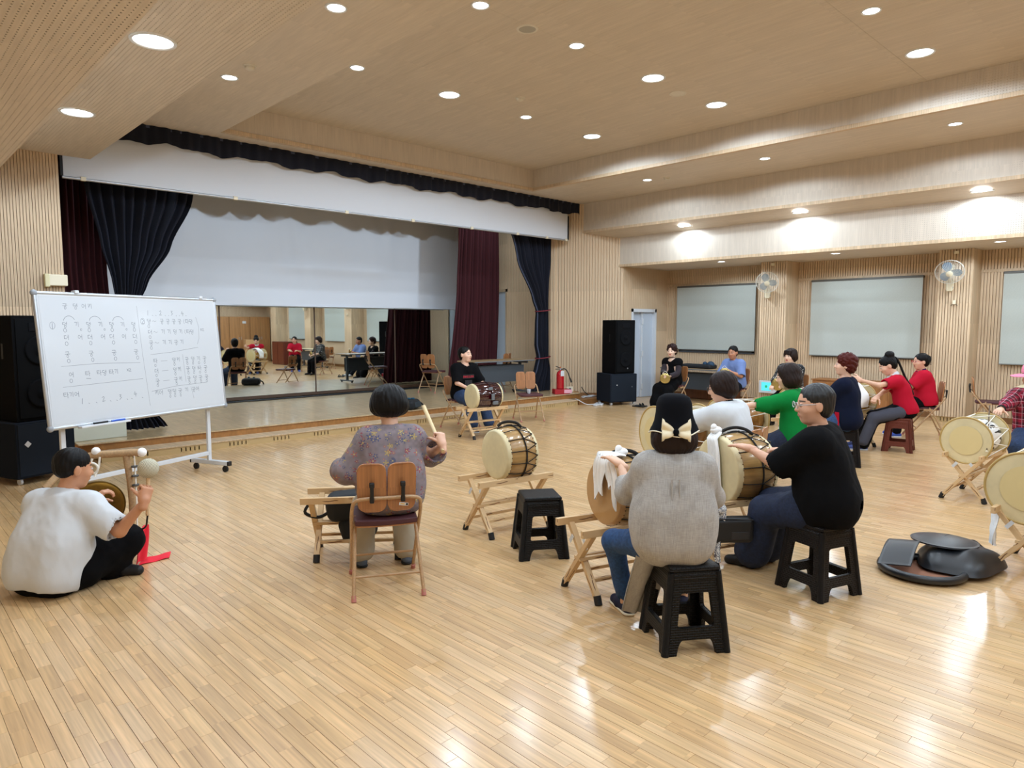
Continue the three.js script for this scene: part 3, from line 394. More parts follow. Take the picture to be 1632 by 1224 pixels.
// ---------- fire extinguisher ----------
{
  const t = thing('fire_extinguisher', 'red fire extinguisher on a red stand at the stage corner', 'extinguisher', [10.72, .2, -9.76], -.5); const red = phys({ color: '#b3121f', roughness: .3, clearcoat: .6 });
  part('stand', rbox(.34, .1, .2, .01, .02, .05, 0), plain('#a81420', .5), t); part('notice', box(.17, .075, .004, .14, .055, .103), plain('#e7a8b6', .7), t); part('cylinder', lathe([[0, .1], [.075, .1], [.08, .12], [.08, .4], [.07, .45], [.03, .485], [.02, .5], [0, .5]], 28), red, t);
  part('valve', bar(V(0, .49, 0), V(0, .54, 0), .02), M.silver, t); part('lever', [rbox(.12, .015, .02, .004, -.05, .56, 0, 0, 0, -.35), rbox(.1, .012, .02, .004, -.06, .52, 0)], M.black, t); part('pin', ball(.014, .0, .555, 0), plain('#e06a1a', .5), t); part('tag', box(.075, .11, .004, .02, .43, .083), M.white, t);
  part('hose', tube([V(.02, .51, 0), V(.1, .52, .01), V(.16, .44, .03), V(.2, .32, .04)], .011, 24, 8), M.black, t); part('nozzle', bar(V(.2, .33, .04), V(.235, .24, .04), .014, .022), M.black, t);
  const p = thing('floor_socket', 'white floor socket plate beside the fire extinguisher', 'socket', [11.06, .2, -9.8], -.4); part('plate', rbox(.16, .12, .02, .005, 0, .07, 0), M.cream, p); part('outlet', xf(lathe([[.025, 0], [.03, .006], [.0, .006]], 20), 0, .07, .012, Math.PI / 2), plain('#44505c', .5), p);
}
// ---------- desks ----------
function desk(at, turn, L, lab, o = {}) {
  const t = thing('training_desk', lab, 'desk', at, turn); const m = plain('#4d555c', .5, .2), top = std({ color: '#b99a70', map: retile(greyGrain, [.5, 2]), roughness: .45 }); const h = .72;
  part('tabletop', rbox(L, .028, .6, .01, 0, h - .014, 0), o.top || top, t); part('edge_band', [box(L, .022, .004, 0, h - .014, .3), box(L, .022, .004, 0, h - .014, -.3)], M.greyMetal, t);
  for (const s of [-1, 1]) { part('leg', rbox(.06, h - .06, .05, .01, s * (L / 2 - .12), h / 2, -.02), m, t); part('foot', rbox(.06, .03, .52, .01, s * (L / 2 - .12), .045, 0), m, t); for (const z of [-.22, .22]) part('caster', xf(new THREE.CylinderGeometry(.028, .028, .022, 14), s * (L / 2 - .12), .028, z, 0, 0, Math.PI / 2), M.black, t); part('bracket', rbox(.03, .05, .46, .006, s * (L / 2 - .12), h - .05, 0), m, t); }
  { const s = new THREE.Shape([[-L / 2 + .15, .27], [L / 2 - .15, .27], [L / 2 - .15, .61], [-L / 2 + .15, .61]].map(([x, y]) => new THREE.Vector2(x, y))); for (let i = 0; i < 14; i++) for (let j = 0; j < 4; j++) { const q = new THREE.Path(); q.absarc(-L / 2 + .28 + i * (L - .56) / 13, .34 + j * .065, .007, 0, 6.283, true); s.holes.push(q); } const g = uvBox(new THREE.ExtrudeGeometry(s, { depth: .006, bevelEnabled: false, curveSegments: 6 })); g.translate(0, 0, .137); part('modesty_panel', g, plain('#444b52', .5, .2), t); }
  part('shelf', rbox(L - .34, .012, .26, .004, 0, h - .11, -.06), m, t); return t;
}
desk([9.62, .2, -10.55], -4 * RAD, 1.56, 'grey framed desk with wooden top on the stage behind the young man');
desk([13.1, 0, -7.95], -92 * RAD, 1.5, 'dark framed desk under the blind by the door, bags lying on it');
desk([12.85, 0, -1.35], -88 * RAD, 1.8, 'pale desk at the right edge behind the person in a pink cap', { top: std({ color: '#d6c49c', roughness: .45 }) });
{ // wooden panels leaning below the windows
  const wd = std({ color: '#a9703c', map: retile(greyGrain, [1, .4]), roughness: .5 });
  const t = thing('low_cabinet', 'low orange-brown wooden cabinet under the middle blind', 'cabinet', [13.42, 0, -4.86]); part('body', rbox(.4, .6, 1.36, .01, 0, .3, 0), wd, t); for (const z of [-.34, .34]) { const d = part('door', rbox(.018, .54, .64, .006, -.205, .3, z), wd, t); part('knob', ball(.014, -.22, .34, z * .2), M.silver, d); } part('top', rbox(.43, .022, 1.4, .006, 0, .611, 0), wd, t);
  const b = thing('wooden_panel', 'reddish wooden cabinet standing behind the desk by the door', 'cabinet', [13.66, 0, -7.95]); part('body', rbox(.24, .58, 1.3, .008, 0, .29, 0), std({ color: '#7d4a28', map: retile(greyGrain, [1, .4]), roughness: .5 }), b); for (const z of [-.32, .32]) part('door', rbox(.014, .54, .62, .005, -.125, .29, z), std({ color: '#8a5530', roughness: .5, map: retile(greyGrain, [1, .4]) }), b);
}
// ---------- flood lights and inner border above the stage ----------
for (let k = 0; k < 4; k++) {
  const t = thing('stage_flood', ['leftmost', 'second', 'third', 'rightmost'][k] + ' flood lamp above the stage behind the screen', 'light', [3.4 + k * 2.2, 4.45, -10.35], 0, 'stage flood lamps'); const hd = new THREE.Group(); hd.name = 'lamp_head'; hd.rotation.x = Math.PI - .78; t.add(hd);
  part('housing', lathe([[.0, -.1], [.06, -.09], [.08, .0], [.085, .02], [.075, .02], [.07, 0], [0, -.02]], 24).rotateX(Math.PI / 2), M.black, hd); part('lens', lathe([[0, 0], [.07, 0]], 24).rotateX(Math.PI / 2).translate(0, 0, .012), std({ color: '#fff', emissive: new THREE.Color(.8, .9, 1), emissiveIntensity: 6 }), hd); part('yoke', tube([V(-.09, 0, 0), V(-.09, .1, 0), V(0, .18, 0), V(.09, .1, 0), V(.09, 0, 0)], .008, 24, 6), M.black, t);
  const l = new THREE.SpotLight(LAMP_COLOUR, STAGE_LIGHT, 0, 66 * RAD, .9, 2); l.position.set(0, -.03, -.04); l.target.position.set(0, -2.9, -2.4); l.castShadow = true; l.shadow.radius = 2.5; t.add(l, l.target);
}
{ const t = thing('border_curtain', 'scalloped inner border curtain above the white backdrop', 'curtain', [0, 0, 0]); part('fabric', sheet((u, v) => { const x = 2.3 + u * 8.6, k = x * 9 + Math.sin(x * 2); return [x, 4.66 - v * (.735 + .085 * Math.pow(Math.abs(Math.sin(x * 6.1 + .9 * Math.sin(x * 2.3))), .7) + .03 * Math.sin(x * 1.7)), -12.0 + .03 * Math.sin(k * 2)]; }, 400, 8), M.navy, t); part('heading', box2(2.3, 10.9, 4.62, 4.68, -12.03, -11.97), M.navyLining, t); }
// ---------- folding chair with a split back ----------
const chairTube = phys({ color: '#c8a074', roughness: .35, clearcoat: .3, map: retile(greyGrain, [3, 3]) }), chairPly = phys({ color: '#b97b4a', roughness: .38, clearcoat: .5, clearcoatRoughness: .2, map: retile(greyGrain, [2, 1]) }), seatPad = plain('#4a2228', .6), rubberPink = plain('#b9756a', .7);
function makeChair(label, at, turn, group) {
  const t = thing('folding_chair', label, 'chair', at, turn, group); const w = .205, r = .0115;
  const hoop = [V(-w, .02, .24), V(-w, .3, .02), V(-w, .55, -.175), V(-w + .012, .595, -.205), V(-w + .05, .61, -.215), V(0, .612, -.217), V(w - .05, .61, -.215), V(w - .012, .595, -.205), V(w, .55, -.175), V(w, .3, .02), V(w, .02, .24)];
  part('back_hoop', tube(hoop, r, 90, 10), chairTube, t);
  for (const s of [-1, 1]) { part('rear_leg', tube([V(s * (w - .02), .46, -.02), V(s * (w - .018), .4, -.06), V(s * (w + .005), .02, -.25)], r, 24, 10), chairTube, t); for (const z of [.24, -.25]) part('foot_cap', bar(V(s * (z > 0 ? w : w + .004), 0, z + (z > 0 ? .005 : -.004)), V(s * (z > 0 ? w : w + .004), .035, z - (z > 0 ? .022 : -.01)), .0155, .014), rubberPink, t); part('bracket', rbox(.012, .03, .12, .004, s * (w - .01), .425, -.01), chairTube, t); }
  part('crossbar', bar(V(-w, .16, .13), V(w, .16, .13), .008), chairTube, t); part('crossbar', bar(V(-w, .13, -.195), V(w, .13, -.195), .008), chairTube, t);
  const s = new THREE.Shape(); s.moveTo(-.18, -.17); s.quadraticCurveTo(0, -.215, .18, -.17); s.lineTo(.195, .14); s.quadraticCurveTo(.19, .2, .12, .205); s.lineTo(-.12, .205); s.quadraticCurveTo(-.19, .2, -.195, .14); s.closePath();
  const sg = new THREE.ExtrudeGeometry(s, { depth: .018, bevelEnabled: true, bevelSize: .008, bevelThickness: .008, bevelSegments: 3 }); sg.rotateX(Math.PI / 2); part('seat', xf(sg, 0, .455, .03), seatPad, t);
  const sb = new THREE.ExtrudeGeometry(s, { depth: .008, bevelEnabled: false }); sb.rotateX(Math.PI / 2); part('seat_board', xf(sb, 0, .428, .03), chairPly, t);
  for (const k of [-1, 1]) { // the two curved plates of the back
    const q = new THREE.Shape(), a = .084, h = .15; q.moveTo(-a, -h + .06); q.quadraticCurveTo(-a, -h, -a + .055, -h); q.lineTo(a - .055, -h); q.quadraticCurveTo(a, -h, a, -h + .06); q.lineTo(a, h - .06); q.quadraticCurveTo(a, h, a - .055, h); q.lineTo(-a + .055, h); q.quadraticCurveTo(-a, h, -a, h - .06);
    const g = new THREE.ExtrudeGeometry(q, { depth: .008, bevelEnabled: true, bevelSize: .003, bevelThickness: .003, bevelSegments: 2, curveSegments: 8 }); const p = g.attributes.position; for (let i = 0; i < p.count; i++) p.setZ(i, p.getZ(i) + 2.2 * p.getX(i) * p.getX(i) + .6 * p.getY(i) * p.getY(i)); g.computeVertexNormals();
    const b = part('back_plate', xf(g, k * .092, .672, -.225, -.12, -k * .12), chairPly, t); part('back_bracket', [rbox(.022, .1, .02, .005, k * .092, .652, -.245, -.12), rbox(.03, .03, .03, .006, k * .092, .7, -.245), rbox(.026, .036, .034, .006, k * .092, .607, -.23)], M.black, b);
  }
  return t;
}
const chair0 = makeChair('folding chair holding the woman in the floral blouse, sticker on its back', [2.372, 0, -3.654], 151.6 * RAD, 'folding chairs');
{ const st = part('sticker', xf(box(.055, .018, .001), -.095, .575, -.243, -.12, 0, .15), M.white, chair0); part('sticker_mark', xf(box(.012, .012, .001), -.114, .573, -.2445, -.12, 0, .15), M.black, st); part('sticker_mark', xf(box(.026, .006, .001), -.088, .577, -.2445, -.12, 0, .15), plain('#d9a72a', .5), st); }
const chairAt = (label, x, z, turn, y = 0) => { const c = makeChairCopy(label, [x, y, z], turn * RAD); return c; };
let chairPlain; function makeChairCopy(label, at, turn) { if (!chairPlain) { chairPlain = makeChair(label, at, turn, 'folding chairs'); return chairPlain; } return copyOf(chairPlain, label, at, turn); }
// ---------- woven plastic stools ----------
const weave = (c) => { const n = 256, cell = 16; const f = (x, y) => { const i = Math.floor(x / (cell * 2)), j = Math.floor(y / cell), ox = (j % 2) * cell; const xx = (x + ox) % (cell * 2), yy = y % cell; const e = Math.min(xx, cell * 2 - xx, yy * 1, cell - yy); return Math.min(1, e / 3); }; return phys({ color: c, roughness: .42, specularIntensity: .5, bumpMap: tex(n, n, (u, v, x, y) => f(x, y), false, [5, 5]), bumpScale: .003 }); };
const stoolBlack = weave('#0b0908'), stoolDark = weave('#120c0a'), stoolBrown = weave('#6b3324');
function stoolParts(t, m, h = .44, b = .17, a = .128) {
  part('seat', [rbox(a * 2 + .014, .03, a * 2 + .014, .013, 0, h - .015, 0, 0, 0, 0, 3), rbox(a * 2 + .02, .05, a * 2 + .02, .02, 0, h - .055, 0, 0, 0, 0, 2)], m, t);
  const lean = Math.atan2(b - a, h - .03), H = (h - .03) / Math.cos(lean);
  for (let k = 0; k < 4; k++) {
    const s = new THREE.Shape(), wAt = (y) => b + (a - b) * y / H; s.moveTo(-b, 0); s.lineTo(-b + .062, 0); s.quadraticCurveTo(-b + .075, .075, -b + .1, .078); s.lineTo(b - .1, .078); s.quadraticCurveTo(b - .075, .075, b - .062, 0); s.lineTo(b, 0); s.lineTo(a, H); s.lineTo(-a, H); s.closePath();
    const y0 = .135, y1 = H - .1, p0 = wAt(y0) - .058, p1 = wAt(y1) - .055, q = new THREE.Path(); q.moveTo(-p0 + .02, y0); q.lineTo(p0 - .02, y0); q.quadraticCurveTo(p0, y0, p0, y0 + .02); q.lineTo(p1, y1 - .025); q.quadraticCurveTo(p1, y1, p1 - .025, y1); q.lineTo(-p1 + .025, y1); q.quadraticCurveTo(-p1, y1, -p1, y1 - .025); q.lineTo(-p0, y0 + .02); q.quadraticCurveTo(-p0, y0, -p0 + .02, y0); s.holes.push(q);
    const g = uvBox(new THREE.ExtrudeGeometry(s, { depth: .018, bevelEnabled: true, bevelSize: .003, bevelThickness: .004, bevelSegments: 2 })); g.translate(0, 0, -.018); g.rotateX(-lean); g.translate(0, 0, b); g.rotateY(k * Math.PI / 2); part('side_frame', g, m, t);
    const c = new THREE.Vector3(b - .006, 0, b - .006), d = V(a - .004, h - .03, a - .004), rot = new THREE.Matrix4().makeRotationY(k * Math.PI / 2); part('leg', bar(c.applyMatrix4(rot), d.applyMatrix4(rot), .02, .018, 10), m, t);
  }
}
function stool(label, x, z, turn, m) { const t = thing('plastic_stool', label, 'stool', [x, 0, z], turn * RAD, 'woven plastic stools'); stoolParts(t, m); return t; }
const stool0 = stool('empty black woven plastic stool beside the unattended drum', 3.52, -3.4, -33.7, stoolBlack);
stool('black woven plastic stool under the woman in the grey linen shirt', 3.065, -1.91, -34.5, stoolBlack);
stool('dark brown woven stool under the man in the black shirt', 4.275, -1.71, -18.5, stoolDark);
stool('dark stool under the woman in the navy shirt with red hair', 8.42, -3.12, 20, stoolDark);
stool('reddish brown woven stool under the woman with the ponytail', 9.87, -2.98, 12, stoolBrown);
stool('reddish brown woven stool at the right edge by the large drum', 4.73, -.42, 10, stoolBrown);
// ---------- drum stands ----------
const standWood = std({ color: '#d4b894', roughness: .6, map: tex(256, 256, (u, v) => { const s = vnoise(u * 20, v * 3, 20), k = vnoise(u * 7 + 3, v * 9, 16); const d = sm(.58, .75, s * .6 + k * .4); return mix([1, .97, .9], [.45, .3, .2], d); }, true, [4, 2]) });
function standParts(t, L = .56, h = .43, fz = .165, rz = .15, plate = true) {
  const rub = M.black;
  const legs = (s) => { for (const e of [-1, 1]) { const x = e * L / 2 + s * .014; const a = V(x, .03, s * fz), b = V(x, h - .015, -s * rz); part('leg', beam(a, b, .03, .038, V(1, 0, 0)), standWood, t); part('rubber_foot', bar(V(x, 0, s * (fz + .012)), V(x, .05, s * (fz - .008)), .023, .023, 12), rub, t); }
    const q = (y) => s * (fz + (-rz - fz) * (y - .03) / (h - .045)); part('stretcher', beam(V(-L / 2, .12, q(.12)), V(L / 2, .12, q(.12)), .026, .022), standWood, t); part('stretcher', beam(V(-L / 2 - .03, .235, q(.235) + s * .025), V(L / 2 + .03, .235, q(.235) + s * .025), .026, .022), standWood, t); };
  legs(1); legs(-1);
  for (const s of [-1, 1]) part('rail', beam(V(-L / 2 - .09, h, s * rz), V(L / 2 + .06, h, s * rz), .028, .045, V(0, 1, 0)), standWood, t);
  if (plate) { part('number_label', xf(box(.002, .07, .025), -L / 2 - .018, .34, .07, -.65), M.white, t); part('number_label', xf(box(.002, .06, .025), -L / 2 - .03, .34, -.07, .65), M.white, t); };
}
function stand(label, x, z, turn) { const t = thing('drum_stand', label, 'drum stand', [x, 0, z], turn * RAD, 'wooden drum stands'); standParts(t); return t; }
// ---------- drums ----------
const hide = phys({ color: '#e2d2a6', roughness: .5, map: tex(256, 256, (u, v) => .9 + .1 * vnoise(u * 6, v * 6, 6) + .03 * vnoise(u * 40, v * 40, 40)) }), hideTan = phys({ color: '#c79a62', roughness: .35, clearcoat: .4, map: tex(256, 256, (u, v) => .85 + .2 * vnoise(u * 5, v * 5, 5)) }), stave = phys({ color: '#c0965a', roughness: .28, clearcoat: .7, clearcoatRoughness: .15, map: retile(greyGrain, [6, 1]) });
const rope = plain('#17130f', .85), ropeW = plain('#ece8dc', .8), cotton = cloth('#f1f1f0', .95, .1);
// barrel drum lying along x
function buk(label, at, turn, o = {}) {
  const t = thing('barrel_drum', label, 'drum', at, turn, 'barrel drums'); t.rotation.order = 'YXZ'; const R = o.R || .195, L = o.L || .3, B = R + .022, m = o.shell || stave, hd = o.head || hide; const S = R - .004;
  const ay = (g) => g.rotateZ(-Math.PI / 2);
  part('shell', ay(lathe([...Array(13).keys()].map((k) => { const u = k / 12 * 2 - 1; return [B - (B - S) * u * u, u * (L / 2 - .004)]; }), 48)), m, t);
  for (const s of [-1, 1]) { // skins folded over the rim
    const pr = [[0, L / 2 + .004], [R * .6, L / 2 + .006], [R - .012, L / 2 + .003], [R + .002, L / 2 - .006], [R + .008, L / 2 - .035]]; const g = lathe(pr, 48); if (s < 0) g.rotateX(Math.PI); const sk = part('skin', uvBox(ay(g)), hd, t);
    if (o.mark !== false) part('skin_patch', uvBox(ay(xf(lathe([[0, 0], [R * .62, -.001]], 40), 0, s * (L / 2 + .0075), 0, s < 0 ? Math.PI : 0))), o.patch || hd, sk);
  }
  const n = 14, lac = [], kn = []; const pt = (a, u) => { const rr = B - (B - S) * u * u + .006; return V(u * L / 2, rr * Math.cos(a), rr * Math.sin(a)); };
  for (let k = 0; k < n; k++) { const a = k / n * 6.283, b = (k + .5) / n * 6.283; lac.push(tube([pt(a, -.82), pt(a, -.4), pt(a, .08)], .0036, 10, 5), tube([pt(a, .08), pt((a + b) / 2, .5), pt(b, .86)], .0036, 10, 5), tube([pt(a, .08), pt(a * 2 - (a + b) / 2, .5), pt(a - (b - a), .86)], .0036, 10, 5)); kn.push(ball(.009, ...pt(a, .08).toArray(), 1, 1, 1, 8)); }
  lac.push(tube([...Array(40).keys()].map((k) => pt(k / 40 * 6.283, .08)), .006, 120, 6, true)); part('lacing', [...lac, ...kn], o.rope || rope, t);
  const hk = []; for (let k = 0; k < 36; k++) { const a = k / 36 * 6.283; for (const s of [-1, 1]) hk.push(ball(.005, s * (L / 2 - .034), (R + .009) * Math.cos(a), (R + .009) * Math.sin(a), 1, 1, 1, 6)); } part('skin_studs', hk, o.stud || plain('#7a5a34', .6), t);
  if (o.handle !== false) part('handle_loop', tube([pt(-.25, -.55).setY(B + .0), V(-.05, B + .025, -.04), V(.0, B + .035, -.01), V(.05, B + .022, .03), pt(.25, .5).setY(B - .01)], .012, 30, 8), rope, t);
  return t;
}
// hourglass drum lying along x, skins on wide hoops
function janggu(label, at, turn, o = {}) {
  const t = thing('hourglass_drum', label, 'drum', at, turn, 'hourglass drums'); const L = .5, R = o.R || .215; const ay = (g) => g.rotateZ(-Math.PI / 2);
  part('body', ay(lathe([[.13, -L / 2], [.165, -L / 2 + .05], [.16, -.14], [.1, -.06], [.042, -.012], [.042, .012], [.1, .06], [.16, .14], [.165, L / 2 - .05], [.13, L / 2]], 40)), o.body || phys({ color: '#8a5a26', roughness: .25, clearcoat: .7, map: retile(greyGrain, [4, 1]) }), t);
  for (const s of [-1, 1]) { const g = part('skin', uvBox(ay(xf(lathe([[0, .006], [R * .62, .004], [R * .66, .0], [R, 0], [R, -.006], [0, -.006]], 48), 0, s * (L / 2 + .004), 0, s < 0 ? Math.PI : 0))), o.skin || hide, t); part('skin_patch', ay(xf(lathe([[0, 0], [R * .63, -.001]], 40), 0, s * (L / 2 + .0125), 0, s < 0 ? Math.PI : 0)), o.patch || plain('#d8c48e', .5), g); part('hoop', new THREE.TorusGeometry(R, .008, 8, 56).rotateY(Math.PI / 2).translate(s * (L / 2 + .003), 0, 0), plain('#b89a5c', .5), t); }
  const lac = []; for (let k = 0; k < 8; k++) { const a = k / 8 * 6.283, b = (k + .5) / 8 * 6.283; lac.push(bar(V(-L / 2, R * Math.cos(a), R * Math.sin(a)), V(L / 2, R * Math.cos(b), R * Math.sin(b)), .004, .004, 6), bar(V(-L / 2, R * Math.cos(a), R * Math.sin(a)), V(L / 2, R * Math.cos(a * 2 - b), R * Math.sin(a * 2 - b)), .004, .004, 6)); } part('lacing', lac, ropeW, t);
  return t;
}
// ---------- instruments and stands ----------
const onRails = .62;
stand('pale wooden drum stand carrying the unattended drum', 3.76, -3.99, -9);
buk('barrel drum with pale skin and black lacing left unattended', [3.78, onRails, -3.985], -9 * RAD);
stand('wooden drum stand in front of the woman in grey linen', 3.4, -2.585, -18);
const bukNear = buk('barrel drum with tan skin and white cloth before the woman in grey linen', [3.43, onRails, -2.575], -18 * RAD, { head: hideTan, L: .32 });
stand('empty wooden drum stand at the left of the woman in floral blouse', 2.56, -4.3, -37);
stand('wooden drum stand under the speckled maroon drum', 6.66, -7.6, -7);
{ const speck = phys({ color: '#ffffff', roughness: .12, clearcoat: 1, clearcoatRoughness: .05, map: tex(256, 256, (() => { const r = mulberry(8), pts = []; for (let k = 0; k < 90; k++) pts.push([r() * 256, r() * 256, .8 + r() * 1.6]); return (u, v, x, y) => { for (const [a, b, s] of pts) if ((x - a) ** 2 + (y - b) ** 2 < s * s) return [.75, .7, .72]; return [.2, .035, .05]; }; })(), true, [3, 2]) });
  const t = buk('dark maroon speckled drum with pale skins before the young man', [6.68, .605, -7.6], -7 * RAD, { R: .178, L: .46, shell: speck, rope: plain('#2a1216', .6), handle: false }); part('metal_bracket', [rbox(.05, .09, .02, .006, 0, .0, .238), rbox(.09, .05, .02, .006, .06, -.09, .215), rbox(.07, .04, .02, .006, -.02, .12, .205)], M.greyMetal, t); }
stand('wooden drum stand beside the black pouch of the man in black', 4.45, -2.39, -22);
buk('barrel drum with white cloth hung on it before the man in black', [4.5, .63, -2.4], -22 * RAD, { R: .235, L: .34, rope: rope });
stand('wooden stand under the drum of the woman in white', 5.56, -3.6, -20);
janggu('hourglass drum with large pale skin before the woman in white', [5.6, .64, -3.6], -20 * RAD, { R: .25 });
stand('wooden stand under the drum of the woman in green', 6.9, -3.7, -30);
janggu('hourglass drum under the arm of the woman in green', [6.92, .63, -3.7], -30 * RAD, { body: phys({ color: '#9c6a2e', roughness: .25, clearcoat: .7 }) });
stand('wooden stand behind the woman in navy under her drum', 8.75, -3.75, -30);
janggu('hourglass drum before the woman in navy with red hair', [8.75, .63, -3.75], -30 * RAD);
stand('wooden stand under the golden drum of the ponytailed woman', 9.7, -3.55, -20);
{ const t = janggu('golden hourglass drum with white cloth before the ponytailed woman', [9.7, .63, -3.55], -20 * RAD, { body: phys({ color: '#b98a35', roughness: .2, metalness: .3, clearcoat: .7 }) }); part('draped_cloth', sheet((u, v) => { const a = -1.9 + u * 3.8; const r = .235 + .012 * Math.sin(u * 21 + v * 3); return [-.12 + v * .2 + .01 * Math.sin(u * 13), r * Math.cos(a), r * Math.sin(a)]; }, 60, 6), cotton, t); }
stand('crossed wooden stand under the hourglass drum right of the stools', 7.73, -1.66, -4);
{ const t = janggu('pale hourglass drum under the hand of the person in plaid', [7.7, .575, -1.66], -4 * RAD, { body: phys({ color: '#e8e6e2', roughness: .3, clearcoat: .6, map: tex(128, 128, (u, v) => sm(.62, .66, vnoise(u * 8, v * 8, 8)) > .5 ? [.12, .12, .14] : [1, 1, 1], true, [4, 2]) }) }); }
stand('crossed wooden stand cut off by the right edge', 5.73, -.86, -4);
{ const t = janggu('large hourglass drum cut off by the right edge of the picture', [5.72, .585, -.86], -4 * RAD, { R: .235, body: phys({ color: '#e8e6e2', roughness: .3, clearcoat: .6 }) }); part('tied_cloth', sheet((u, v) => [-.24 + .06 * u + .015 * Math.sin(v * 6), -.12 - v * .3, -.16 - .04 * u + .012 * Math.sin(u * 18 + v * 5)], 14, 16), cotton, t); }
// white cotton cloths knotted on two drums: each one folded length of cloth
const hung = (label, at, turn, fn, knot) => { const t = thing('knotted_cloth', label, 'cloth', at, turn); part('folded_length', sheet(fn, 80, 40, .006), cotton, t); part('knot', [ball(.034, ...knot, 1.3, .8, 1), ball(.022, knot[0] - .02, knot[1] + .02, knot[2], 1, 1.2, 1)], cotton, t); return t; };
hung('white cotton cloth knotted over the drum of the woman in grey', [3.43, onRails, -2.575], -18 * RAD, (u, v) => { const w = (u - .5) * (.1 + .16 * sm(.1, .8, v)); const len = .3 + .07 * Math.sin(u * 9) + .05 * Math.sin(u * 23); const s = v * len; const pl = .008 * Math.sin(u * 44) * (.4 + v); return s < .13 ? [-.05 - s, .236 + .012 * Math.sin(v * 6) + pl, .03 + w + .03 * v] : [-.182 - .004 + pl * .8 - .012 * sm(.13, .17, s), .236 - (s - .13) * 1.05, .035 + w + .05 * v]; }, [-.05, .25, .03]);
hung('long white cotton cloth hanging down the drum skin before the man in black', [4.5, .64, -2.4], -22 * RAD, (u, v) => { const w = (u - .5) * (.09 + .07 * v); const pl = .01 * Math.sin(u * 40 + v * 2); return [-.185 - .022 * sm(0, .08, v) + pl + .03 * (1 - sm(0, .08, v)), .262 - v * (.62 + .03 * Math.sin(u * 11)), -.03 + w + .1 * v + .01 * Math.sin(v * 7)]; }, [-.16, .27, -.03]);
// ---------- gong, its stand and mallet ----------
{
  const bw = std({ color: '#c9a478', roughness: .7, map: retile(greyGrain, [3, 3]) }), bronze = phys({ color: '#8a7440', roughness: .45, metalness: .75, map: tex(256, 256, (u, v) => { const r = Math.hypot(u - .5, v - .5); const n = vnoise(u * 18, v * 18, 18) * .5 + vnoise(u * 60, v * 60, 60) * .5; return mix([.55, .5, .36], [1, .86, .5], sm(.5, .15, r) * .6 + n * .45); }) });
  const t = thing('gong_stand', 'rough branch stand tied with white cord, holding the bronze gong', 'gong stand', [1.3, 0, -5.72], -30 * RAD);
  const A = V(-.24, .67, -.02), B = V(.2, .69, 0); part('top_branch', tube([V(-.27, .63, -.05), V(-.1, .685, -.01), V(.06, .695, 0), V(.24, .7, .01)], .027, 30, 10), bw, t); part('post', tube([V(.14, .68, 0), V(.165, .45, .01), V(.16, .2, .0), V(.11, .01, .02)], .024, 30, 10), bw, t); part('post', tube([V(-.2, .66, -.05), V(-.22, .4, -.06), V(-.26, .01, -.1)], .022, 30, 10), bw, t); part('brace', tube([V(-.12, .68, 0), V(-.25, .6, .1), V(-.33, .5, .2)], .025, 20, 10), bw, t); part('foot_bar', tube([V(-.3, .02, -.1), V(.2, .02, .02)], .018, 12, 8), bw, t); part('foot_bar', tube([V(.12, .02, -.2), V(.1, .02, .25)], .018, 12, 8), bw, t); part('foot_bar', tube([V(-.26, .02, -.3), V(-.27, .02, .15)], .018, 12, 8), bw, t);
  part('end_wrap', [ball(.034, .25, .7, .01), ball(.03, -.06, .72, 0), ball(.03, -.14, .69, .02)], cotton, t); part('hanging_cord', [tube([V(-.08, .67, .02), V(-.1, .6, .03), V(-.09, .53, .05)], .008, 16, 6), tube([V(-.03, .68, .02), V(-.04, .6, .03), V(-.06, .54, .05)], .008, 16, 6), new THREE.TorusGeometry(.04, .009, 8, 20).translate(-.08, .6, .04), tube([V(.2, .68, .02), V(.205, .4, .03), V(.2, .1, .03)], .006, 16, 6)], ropeW, t);
  part('hanging_discs', [.6, .53, .46].map((y) => xf(lathe([[0, .006], [.024, .004], [.026, -.004], [0, -.005]].reverse(), 18), .203, y, .03, .1)), plain('#3c3a36', .5), t);
  const g = thing('gong', 'bronze gong with mottled face hanging from the branch stand', 'gong', [1.22, .33, -5.66], -8 * RAD); part('face', lathe([[0, .012], [.06, .012], [.15, .006], [.175, 0], [.182, -.01], [.172, -.08], [.165, -.08], [.172, -.014], [.15, -.004], [0, 0]], 48).rotateX(Math.PI / 2), bronze, g); part('rim', new THREE.TorusGeometry(.178, .006, 8, 48).translate(0, 0, -.004), bronze, g);
  const red = cloth('#e02438', .9); const cr = solo('red_cloth', sheet((u, v) => [1.33 + u * .2 + v * .05, .006 + .003 * Math.sin(u * 9), -5.1 - u * .02 - v * .12], 12, 6), red, 'red cloth strip lying flat on the floor by the knee', 'cloth');
  solo('red_cloth', sheet((u, v) => [1.0 + u * .28, .2 + .05 * Math.sin(u * 3 + 1) - .19 * v * v - .01, -5.42 - u * .12 + .1 * v + .01 * Math.sin(u * 14)], 24, 12), red, 'red cloth bunched behind the knee of the man on the floor', 'cloth');
}
